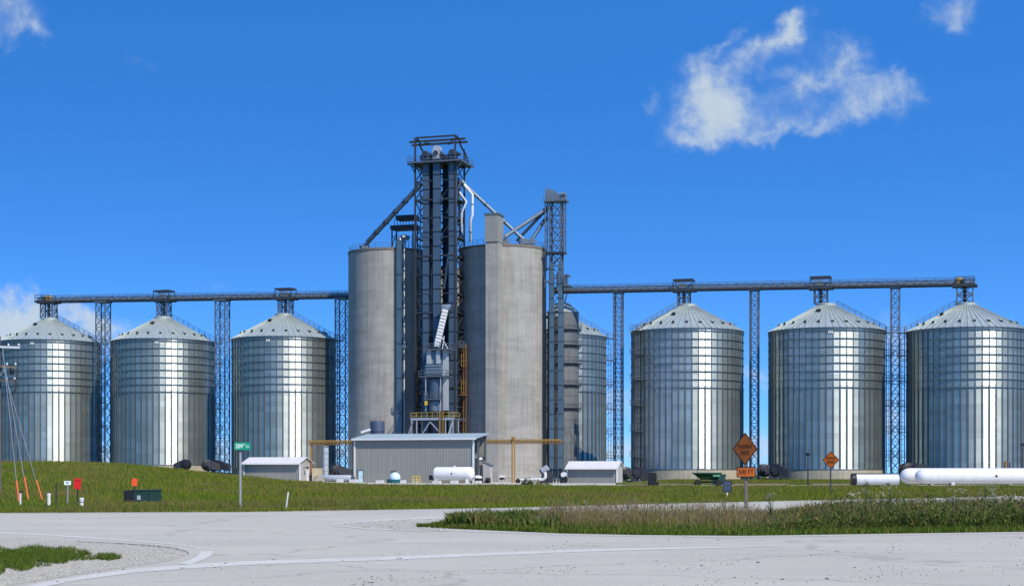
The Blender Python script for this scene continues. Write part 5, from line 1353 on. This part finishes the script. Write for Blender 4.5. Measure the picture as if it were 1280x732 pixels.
h=zof(613.5,78)-g; mb=MB(); mb.tube([(0,0,-.1),(0,0,h-.05)],.045,8); mb.build('pipe',M['white_paint'],t); mb=MB(); mb.tube([(0,0,h-.08),(0,0,h),(.06,0,h+.04),(.09,0,h-.06)],.05,8); mb.build('cap',M['black'],t)
X,Y,g=gl(70,79); o=MB().bar((0,0,-.1),(.01,0,zof(603,79)-g),.055).build('dark_stake',M['dark_steel']); o.location=(X,Y,g); tag(o,'thin dark metal stake left of the small white sign','stake')

# ---------------------------------------------------------------- utility pole and guys
Zp=97; X,Y,g=gl(-1.5,Zp); t=thing('utility_pole','wooden utility pole with crossarms at the left picture edge','utility pole',(X,Y,g),0)
hz2=lambda py: zof(py,Zp)-g
mb=MB(); mb.tube([(0,0,-.5),(0,0,hz2(420))],[.17,.12],12); mb.build('pole',M['wood_pale'],t,40)
xr=lambda px:(px+1.5)*Zp/F
for pya,pyb,pxe,mm in ((433,434.5,26,'offwhite'),(456,459.5,22,'wood'),(475,477,21,'wood_pale')):
    mb=MB(); mb.bar((-xr(pxe),-.18,hz2(pya)+.02),(xr(pxe),-.18,hz2(pyb)),.10,.11); ca=mb.build('crossarm',M[mm],t)
    for k in (-1,1):
        for px_ in (pxe-1.5,pxe*.45):
            x=k*xr(px_); mb=MB(); mb.lathe([(.03,0),(.06,.03),(.06,.10),(.035,.16)],10,(x,-.18,hz2((pya+pyb)/2)+.05)); mb.build('insulator',M['insulator'],ca,40)
mb=MB(); mb.bar((.05,-.18,hz2(472)),(xr(9),-.18,hz2(459)),.04); mb.build('arm_brace',M['galv_post'],t)
mb=MB(); mb.tube([(xr(20),-.2,hz2(474)),(xr(22),-.25,hz2(480)),(xr(21),-.25,hz2(487)),(xr(17),-.25,hz2(492)),(xr(12),-.2,hz2(494))],.05,6)
mb.tube([(xr(21),-.2,hz2(458)),(xr(23),-.2,hz2(466)),(xr(22),-.2,hz2(474))],.03,6); mb.tube([(0,-.1,hz2(485)),(xr(3),-.2,hz2(481))],.05,6); mb.build('cable_loop',M['cable'],t)
mb=MB(); mb.lathe([(.10,0),(.12,.05),(.12,.35),(.08,.42)],12,(xr(16),-.2,hz2(468))); mb.build('cutout',M['black'],t,40)
for pxs,pys,px0,py0,px1,py1,Zg,lab in ((3,432,17,577,23.5,621,82,'orange sleeved guy wire nearest the utility pole'),(3,440,29.5,579,35.5,613,85,'middle orange sleeved guy wire left of the white posts'),(3,456,42.5,579,53,615,84,'orange sleeved guy wire farthest right of the three')):
    A=Vector(wp(pxs,pys,Zp)); Bx,By,Bg=gl(px1,Zg); B=Vector((Bx,By,Bg)); t=thing('guy_wire',lab,'guy wire',tuple(B),0,'guy wires of the utility pole')
    d=A-B; L=d.length; mb=MB(); mb.tube([(0,0,-.1),tuple(d)],.016,6); mb.build('wire',M['galv_post'],t); k=2.15/L
    mb=MB(); mb.tube([(0,0,0),tuple(d*k)],.05,8); mb.build('sleeve',M['guy_sleeve'],t)
# ================================================================ GRASS, WEEDS, STONES (numpy blades)
rng=np.random.default_rng(11)
Hv=np.vectorize(H)
def blades(name, X, Y, Zg, h, w, lean, material, curve=True):
    """one mesh of tapering blades (quad + tip triangle)"""
    n=len(X); a=rng.uniform(0,2*np.pi,n); ux,uy=np.cos(a)*w/2,np.sin(a)*w/2
    la=rng.uniform(0,2*np.pi,n); lx,ly=np.cos(la)*lean,np.sin(la)*lean
    v=np.empty((n,5,3),np.float32)
    v[:,0]=np.stack([X-ux,Y-uy,Zg],1); v[:,1]=np.stack([X+ux,Y+uy,Zg],1)
    mx,my,mz=X+lx*.35,Y+ly*.35,Zg+h*.6
    v[:,2]=np.stack([mx+ux*.75,my+uy*.75,mz],1); v[:,3]=np.stack([mx-ux*.75,my-uy*.75,mz],1)
    v[:,4]=np.stack([X+lx,Y+ly,Zg+h],1)
    base=(np.arange(n)*5)[:,None]
    loops=np.concatenate([base+np.array([[0,1,2,3]]),base+np.array([[3,2,4]])],1).reshape(-1).astype(np.int32)
    starts=(np.arange(n)[:,None]*7+np.array([[0,4]])).reshape(-1).astype(np.int32)
    me=bpy.data.meshes.new(name); me.vertices.add(n*5); me.loops.add(n*7); me.polygons.add(n*2)
    me.vertices.foreach_set('co',v.reshape(-1)); me.loops.foreach_set('vertex_index',loops); me.polygons.foreach_set('loop_start',starts)
    at_=me.attributes.new('tint','FLOAT','POINT'); at_.data.foreach_set('value',np.repeat(rng.random(n).astype(np.float32),5))
    me.update(calc_edges=True); me.validate(); me.materials.append(material)
    o=bpy.data.objects.new(name,me); COL.objects.link(o); return o
def blade_mat(name, cols, patch=None, patch_scale=.05, transl=.35, patch_rng=(.45,.65)):
    m,nt,b=new_mat(name); at_=nt.nodes.new('ShaderNodeAttribute'); at_.attribute_name='tint'
    c=ramp(nt,at_.outputs['Fac'],[(i/(len(cols)-1),k) for i,k in enumerate(cols)])
    v=coords(nt)
    if patch: c=mixc(nt,ramp(nt,noise(nt,v,patch_scale,5,.65),[(patch_rng[0],0),(patch_rng[1],.8)]),c,patch)
    b.inputs['Roughness'].default_value=.7; b.inputs['Specular IOR Level'].default_value=.15
    nt.links.new(c,b.inputs['Base Color'])
    tr=nt.nodes.new('ShaderNodeBsdfTranslucent'); nt.links.new(c,tr.inputs['Color'])
    # blades light like turf: bend the shading normal towards the sky
    geo=nt.nodes.new('ShaderNodeNewGeometry'); vm=nt.nodes.new('ShaderNodeVectorMath'); vm.operation='ADD'; nt.links.new(geo.outputs['Normal'],vm.inputs[0]); vm.inputs[1].default_value=(0,0,.8)
    vn=nt.nodes.new('ShaderNodeVectorMath'); vn.operation='NORMALIZE'; nt.links.new(vm.outputs[0],vn.inputs[0]); nt.links.new(vn.outputs[0],b.inputs['Normal'])
    ms=nt.nodes.new('ShaderNodeMixShader'); ms.inputs[0].default_value=transl; out=nt.nodes['Material Output']
    nt.links.new(b.outputs[0],ms.inputs[1]); nt.links.new(tr.outputs[0],ms.inputs[2]); nt.links.new(ms.outputs[0],out.inputs[0]); return m
GREEN=[(.028,.066,.002),(.072,.130,.004),(.125,.172,.007),(.23,.20,.025)]
M['turf']=blade_mat('turf_blades',GREEN,(.20,.14,.055),.07,.35,(.47,.63))
M['rough']=blade_mat('rough_blades',[(.03,.065,.004),(.09,.12,.012),(.18,.15,.05),(.12,.08,.03)],None)
M['lush']=blade_mat('lush_blades',[(.02,.050,.003),(.045,.095,.005),(.08,.135,.009),(.17,.18,.03)],(.14,.12,.03),.8,.35,(.52,.68))
M['dry']=blade_mat('dry_stems',[(.085,.058,.020),(.16,.115,.045),(.28,.22,.09),(.075,.11,.02)],(.14,.085,.035),.35,.3)
M['seed']=blade_mat('seed_heads',[(.10,.07,.035),(.18,.14,.075),(.27,.23,.14)],None)
M['flower']=blade_mat('pale_flower_heads',[(.09,.085,.035),(.20,.18,.10),(.10,.075,.03)],None)
M['leafy']=blade_mat('weed_leaves',[(.010,.028,.004),(.035,.075,.008),(.080,.125,.016),(.19,.19,.05)],(.12,.085,.03),.9,.3,(.5,.66))

def lineY(tab, px):            # ground distance of a picture polyline at column px
    xs_=[p[0] for p in tab]; ys_=[p[1] for p in tab]
    return F*EYE/(np.interp(px,xs_,ys_)-HOR)
# --- turf bank between the side road and the yard
n=250000
px=rng.uniform(-60,1340,n); y0=lineY(FAR,px)+.2
y1=np.where(px<330,275,np.where(px<470,262-34*np.clip((px-330)/140,0,1),226)); y1=np.where(px>690,206,y1)
tq=rng.random(n)**1.7; Yb=y0+(y1-y0)*tq; Xb=(px-640)*Yb/F
sc=np.clip(Yb/70,.9,3.2)
hh=rng.uniform(.07,.2,n)*np.clip(sc,1,1.6)*(1+.5*np.sin(Xb*.5)*np.sin(Yb*.31))
o=blades('turf_grass',Xb,Yb,Hv(Xb,Yb)-.03,hh,.022*sc,rng.uniform(.02,.14,n),M['turf']); tag(o,'short green grass with brown patches on the bank before the yard','grass',kind='stuff')
# rougher clumps that break the mown look
n=14000
px=rng.uniform(-60,1340,n); y0=lineY(FAR,px)+.3; Yb=y0+(np.where(px<330,262,200)-y0)*rng.random(n)**2.0; Xb=(px-640)*Yb/F
m_=np.sin(Xb*.9+1)*np.cos(Yb*.37+Xb*.2)+np.sin(Xb*.23-Yb*.11)+rng.normal(0,.35,n); k=m_>.75; Xb,Yb=Xb[k],Yb[k]; n=len(Xb); rp=7
XX=np.repeat(Xb,rp)+rng.normal(0,.12,n*rp); YY=np.repeat(Yb,rp)+rng.normal(0,.12,n*rp); sc=np.clip(YY/70,.9,3)
o=blades('rough_grass',XX,YY,Hv(XX,YY)-.03,rng.uniform(.16,.42,n*rp),.02*sc,rng.uniform(.04,.2,n*rp),M['rough']); tag(o,'rougher taller grass clumps scattered over the bank','grass',kind='stuff')
# far turf between drive and bins on the right and behind the crest
n=40000
px=rng.uniform(770,1340,n); Yb=rng.uniform(232,300,n); Xb=(px-640)*Yb/F
o=blades('far_grass',Xb,Yb,Hv(Xb,Yb)-.03,rng.uniform(.12,.3,n),.07,rng.uniform(.05,.2,n),M['turf']); tag(o,'short grass strip at the feet of the right hand steel bins','grass',kind='stuff')
# --- island
def island_pts(n,px0,px1,f0=0,f1=1,power=1.0):
    px=rng.uniform(px0,px1,n); a=lineY(ISL_NEAR,px); b=lineY(list(reversed(ISL_FAR)),px)
    Y=a+(b-a)*(f0+(f1-f0)*rng.random(n)**power); return px,(px-640)*Y/F,Y,(Y-a)/(b-a)
px,X,Y,f=island_pts(52000,522,1495,0,1,1.3)
hh=rng.uniform(.10,.30,len(X))*np.clip((px-515)/60,.35,1)*np.clip(.6+f*2,.6,1)
X2=X+.0; o=blades('island_grass',X,Y,np.zeros(len(X))+.01,hh,.022,rng.uniform(.03,.16,len(X)),M['lush']); tag(o,'fresh green grass edging the weedy island beside the road','grass',kind='stuff')
# leafy low weeds on the left tip
px,X,Y,f=island_pts(7000,560,700,.1,.95); cl=.5+.5*np.sin(X*2.1+1)*np.sin(Y*.9)
o=blades('leafy_weeds',X,Y,np.zeros(len(X))+.05,rng.uniform(.15,.45,len(X))*(.5+cl*.8),.05,rng.uniform(.05,.25,len(X)),M['leafy']); tag(o,'leafy green weeds on the left tip of the grass island','weeds',kind='stuff')
# tall dry reddish stems, patchy
def patchy(X,Y,s,seed): return .5+.5*np.sin(X*s+seed)*np.cos(X*s*.53+Y*s*.7+seed*2)
px,X,Y,f=island_pts(26000,655,1000,.12,.95)
env=np.clip((px-650)/40,.1,1)*np.clip((1020-px)/110,.25,1); p_=patchy(X,Y,1.3,2.0)*.5+patchy(X,Y,3.7,.4)*.5
p2_=patchy(X,Y,7.3,1.1)
hh=(.30+.42*p_+.16*p2_)*env*(.35+.85*rng.random(len(X))**1.6); keep=rng.random(len(X))<(.12+.75*p_*p_)*np.clip(1.15-.25*(px>800),0,1)
X,Y,hh=X[keep],Y[keep],hh[keep]
o=blades('dry_weeds',X,Y,np.zeros(len(X)),hh,.011,rng.uniform(.03,.22,len(X)),M['dry']); tag(o,'tall dry reddish brown grass stems on the island','dry grass',kind='stuff')
k=(rng.random(len(X))<.3); X,Y,hh=X[k],Y[k],hh[k]; nseed=len(X)
o=blades('seed_heads',np.repeat(X,3)+rng.normal(0,.05,nseed*3),np.repeat(Y,3)+rng.normal(0,.05,nseed*3),np.repeat(hh*.8,3)+rng.uniform(0,.1,nseed*3),rng.uniform(.05,.13,nseed*3),.016,rng.uniform(.01,.06,nseed*3),M['seed']); tag(o,'feathery seed heads on top of the dry grass stems','dry grass',kind='stuff')
# green weed thicket on the right
px,X,Y,f=island_pts(21000,925,1480,.08,.9); p_=patchy(X,Y,.9,.7)*.55+patchy(X,Y,2.9,4.1)*.45
env=np.clip((px-915)/130,.15,1)
p2_=patchy(X,Y,5.9,2.2)
hs_=.86*(.28+.72*p_+.26*p2_)*env*(.45+.6*rng.random(len(X))**1.4)
o=blades('weed_stems',X,Y,np.zeros(len(X)),hs_,.012,rng.uniform(.05,.25,len(X)),M['leafy']); tag(o,'upright stems of the tall green weeds on the right of the island','weeds',kind='stuff')
rep=6; XX=np.repeat(X,rep); YY=np.repeat(Y,rep); t_=rng.uniform(.1,1,len(XX)); HH=np.repeat(hs_,rep)*t_
o=blades('weed_leaves',XX+rng.normal(0,.07,len(XX)),YY+rng.normal(0,.07,len(XX)),HH-.04,rng.uniform(.03,.11,len(XX)),rng.uniform(.025,.06,len(XX)),rng.uniform(.06,.16,len(XX)),M['leafy']); tag(o,'leaves of the tall green weeds on the right of the island','weeds',kind='stuff')
k=(rng.random(len(X))<.10*p_)&(hs_>.45); X,Y,hh=X[k],Y[k],hs_[k]; q=10; m_=len(X)
XX=np.repeat(X,q)+rng.normal(0,.05,m_*q); YY=np.repeat(Y,q)+rng.normal(0,.05,m_*q); HH=np.repeat(hh,q)*1.03+rng.normal(0,.025,m_*q)
o=blades('flower_heads',XX,YY,HH,rng.uniform(.015,.035,m_*q),.03,rng.uniform(.01,.05,m_*q),M['flower']); tag(o,'pale seed and flower heads on the tall green weeds','weeds',kind='stuff')
# brown stems mixed through the thicket
px,X,Y,f=island_pts(6000,930,1480,.1,.9); o=blades('brown_stems',X,Y,np.zeros(len(X)),rng.uniform(.4,1.0,len(X))*np.clip((px-900)/120,.3,1),.011,rng.uniform(.05,.3,len(X)),M['dry']); tag(o,'brown stalks mixed through the tall green weeds','dry grass',kind='stuff')
# --- a few tall plants that stand clear of the thicket, each a thing
def tall_weed(px,Z,h,kind,label,seed):
    x,y=at(px,Z); g=H(x,y)+.01; r=random.Random(seed); t=thing('tall_weed',label,'weed plant',(x,y,g),r.uniform(0,3),'tall weeds standing clear of the island growth')
    st=MB(); lf=MB(); hd=MB(); n=5 if kind!='bush' else 9
    for i in range(n):
        a=r.uniform(0,6.28); s=r.uniform(.03,.22 if kind!='bush' else .35)*h; hi=h*r.uniform(.65,1.0); pts=[(0,0,-.05),(s*.3*math.cos(a),s*.3*math.sin(a),hi*.5),(s*math.cos(a),s*math.sin(a),hi)]
        st.tube(pts,[.012,.009,.004],5)
        for k in range(16 if kind=='bush' else 11):
            f=r.uniform(.15,.95); p=Vector(pts[0]).lerp(Vector(pts[2]),f); b=r.uniform(0,6.28); L=r.uniform(.07,.17)*(1.2-f*.5); wd=L*.3
            d=Vector((math.cos(b),math.sin(b),r.uniform(-.1,.6)))*L; sd=Vector((-math.sin(b),math.cos(b),0))*wd*.5
            lf.add([p,p+d*.5+sd,p+d,p+d*.5-sd],[(0,1,2,3)])
        top=Vector(pts[2])
        for k in range(14):
            c=top+Vector((r.gauss(0,.035),r.gauss(0,.035),r.gauss(0,.03))); q=.016
            hd.add([c+Vector((-q,0,0)),c+Vector((0,q,.01)),c+Vector((q,0,0)),c+Vector((0,-q,.01)),c+Vector((0,0,q))],[(0,1,4),(1,2,4),(2,3,4),(3,0,4)])
    st.build('stem',mat('weed_stem',(.05,.075,.02),.7) if 'weed_stem' not in bpy.data.materials else bpy.data.materials['weed_stem'],t); lf.build('foliage',M['leaf_solid'],t); q_=hd.build('seed_head',M['head_solid'],t); q_['kind']='stuff'; return t
M['leaf_solid']=mat('weed_leaf',(.045,.08,.015),.6,0,.5,9); M['head_solid']=mat('weed_head',(.30,.28,.20),.8,0,.3,9)
for i,(px,Z,h,kd,lab) in enumerate([(964,50,1.05,'thin','thin flowering weed just right of the PAVEMENT ENDS post'),(1083,56,1.35,'thin','tall seeding weed in front of the small white tank'),(1100,55,1.2,'thin','seeding weed just right of the tallest one before the small white tank'),(1112,57,1.2,'bush','bushy weed before the right end of the small white tank'),(1196,54,1.15,'bush','bushy brown topped weed in front of the long white tanks'),(1230,52,1.25,'bush','leafy tall weed before the long white tanks near the right edge'),(1066,51,1.0,'bush','bushy weed below the dark end ring of the small tank'),(1255,50,1.1,'bush','dark leafy weed clump nearest the right edge')]):
    tall_weed(px,Z,h,kd,lab,i+3)
# shrub beside the silo yard
def tuft(px,Z,w,h,label,seed,material):
    x,y=at(px,Z); r=random.Random(seed); lf=MB()
    for i in range(420):
        a=r.uniform(0,6.28); d=r.random()**.5*w; z=r.random()*h*(1-(d/w)**2*.8); L=r.uniform(.12,.3); b=r.uniform(0,6.28)
        p=Vector((d*math.cos(a),d*math.sin(a)*.6,z)); dv=Vector((math.cos(b),math.sin(b),r.uniform(0,1.2)))*L; sd=Vector((-math.sin(b),math.cos(b),.2))*L*.25
        lf.add([p,p+dv*.5+sd,p+dv,p+dv*.5-sd],[(0,1,2,3)])
    o=lf.build('low_shrub',material); o.location=(x,y,H(x,y)); tag(o,label,'shrub')
tuft(659,222,.8,1.25,'dark green low shrub at the gravel edge before the right silo',1,M['leaf_solid'])
tuft(673,224,1.6,.8,'dry tawny low shrub right of the dark green one',2,mat('dry_leaf',(.12,.11,.03),.8,0,.4,6))
# --- gravel corner: grass patches and stones
def ellipse_pts(n,cpx,cpy,rpx,rpy,rag=.35):
    a=rng.uniform(0,2*np.pi,n); d=np.sqrt(rng.random(n))*(1+rag*np.sin(a*5)*.5+rag*np.sin(a*9+1)*.4)
    px=cpx+np.cos(a)*d*rpx; py=cpy+np.sin(a)*d*rpy; Y=F*EYE/(py-HOR); return (px-640)*Y/F,Y
parts=[ellipse_pts(9000,20,697,72,11,.7),ellipse_pts(3000,-10,706,55,9,.6),ellipse_pts(1800,68,695,32,7),ellipse_pts(700,135,698.5,15,2.2),ellipse_pts(300,104,693.5,8,1.2)]
X=np.concatenate([p[0] for p in parts]); Y=np.concatenate([p[1] for p in parts]); n=len(X)
o=blades('corner_grass',X,Y,np.zeros(n)+.005,rng.uniform(.04,.14,n),.013,rng.uniform(.03,.12,n),M['lush']); tag(o,'ragged green grass patch and tufts on the gravel corner','grass',kind='stuff')
def stones(name, X, Y, z, s, material, label):
    n=len(X); a=rng.uniform(0,6.28,n); sx=s*rng.uniform(.7,1.3,n); sy=s*rng.uniform(.6,1.1,n); sz=s*rng.uniform(.35,.7,n)
    c,si=np.cos(a),np.sin(a); v=np.empty((n,6,3),np.float32)
    for k,(u,w_) in enumerate(((1,0),(0,1),(-1,0),(0,-1))): v[:,k]=np.stack([X+u*sx*c-w_*sy*si,Y+u*sx*si+w_*sy*c,z+sz*.35],1)
    v[:,4]=np.stack([X,Y,z+sz],1); v[:,5]=np.stack([X,Y,z-sz*.2],1)
    tri=np.array([[0,1,4],[1,2,4],[2,3,4],[3,0,4],[1,0,5],[2,1,5],[3,2,5],[0,3,5]]); loops=((np.arange(n)*6)[:,None,None]+tri[None]).reshape(-1).astype(np.int32)
    me=bpy.data.meshes.new(name); me.vertices.add(n*6); me.loops.add(n*24); me.polygons.add(n*8); me.vertices.foreach_set('co',v.reshape(-1)); me.loops.foreach_set('vertex_index',loops); me.polygons.foreach_set('loop_start',(np.arange(n*8)*3).astype(np.int32))
    at_=me.attributes.new('tint','FLOAT','POINT'); at_.data.foreach_set('value',np.repeat(rng.random(n).astype(np.float32),6))
    me.update(calc_edges=True); me.materials.append(material); o=bpy.data.objects.new(name,me); COL.objects.link(o); tag(o,label,'gravel',kind='stuff'); return o
M['stone']=blade_mat('stone_chips',[(.30,.285,.24),(.38,.365,.31),(.43,.415,.355),(.50,.48,.42)],None,transl=0.0)
def inpoly(px,py,poly):
    r=np.zeros(len(px),bool); n=len(poly)
    for i in range(n):
        x0,y0=poly[i]; x1,y1=poly[(i+1)%n]
        c=((y0>py)!=(y1>py))&(px<(x1-x0)*(py-y0)/((y1-y0) if y1!=y0 else 1e-9)+x0); r^=c
    return r
GP=[(-150,671),(0,672.5),(60,675),(130,678),(190,680.5),(222,683.5),(236,688),(232,694),(215,700),(180,706),(120,714),(40,727),(-60,745)]
px=rng.uniform(-40,240,60000); py=rng.uniform(671,735,60000); k=inpoly(px,py,GP); px,py=px[k],py[k]; Y=F*EYE/(py-HOR); X=(px-640)*Y/F
stones('gravel_stones',X,Y,np.zeros(len(X))+.012,rng.gamma(2.2,.0035,len(X))+.003,M['stone'],'loose pale stones on the gravel corner')
n=7000; px=rng.uniform(0,1280,n); py=rng.uniform(672,735,n); w_=np.sin(px*.013+py*.21)+np.sin(px*.031-1)*.6+np.exp(-((py-708-(px-1000)*-.02)/9)**2)*1.0*(px>820)+rng.normal(0,.6,n); k=w_>1.05; px,py=px[k],py[k]; Y=F*EYE/(py-HOR); X=(px-640)*Y/F
M['pebble']=blade_mat('dark_pebbles',[(.05,.05,.045),(.12,.115,.10),(.25,.24,.22)],None,transl=0.0)
stones('road_pebbles',X,Y,np.zeros(len(X))+.006,rng.gamma(2.0,.004,len(X))+.004,M['pebble'],'scattered dark pebbles on the pale road')
n=6000; px=rng.uniform(412,560,n); py=rng.uniform(646,664,n); AP=[(412,655.3),(440,658.8),(470,661),(530,663.3),(560,664),(560,654),(535,656),(600,645.5),(523,648),(460,651.6)]
k=inpoly(px,py,AP); px,py=px[k],py[k]; Y=F*EYE/(py-HOR); X=(px-640)*Y/F
stones('apron_stones',X,Y,np.zeros(len(X))+.011,rng.gamma(2.0,.007,len(X))+.004,M['stone'],'loose stones on the gravel point left of the island')
SC.cycles.max_bounces=6
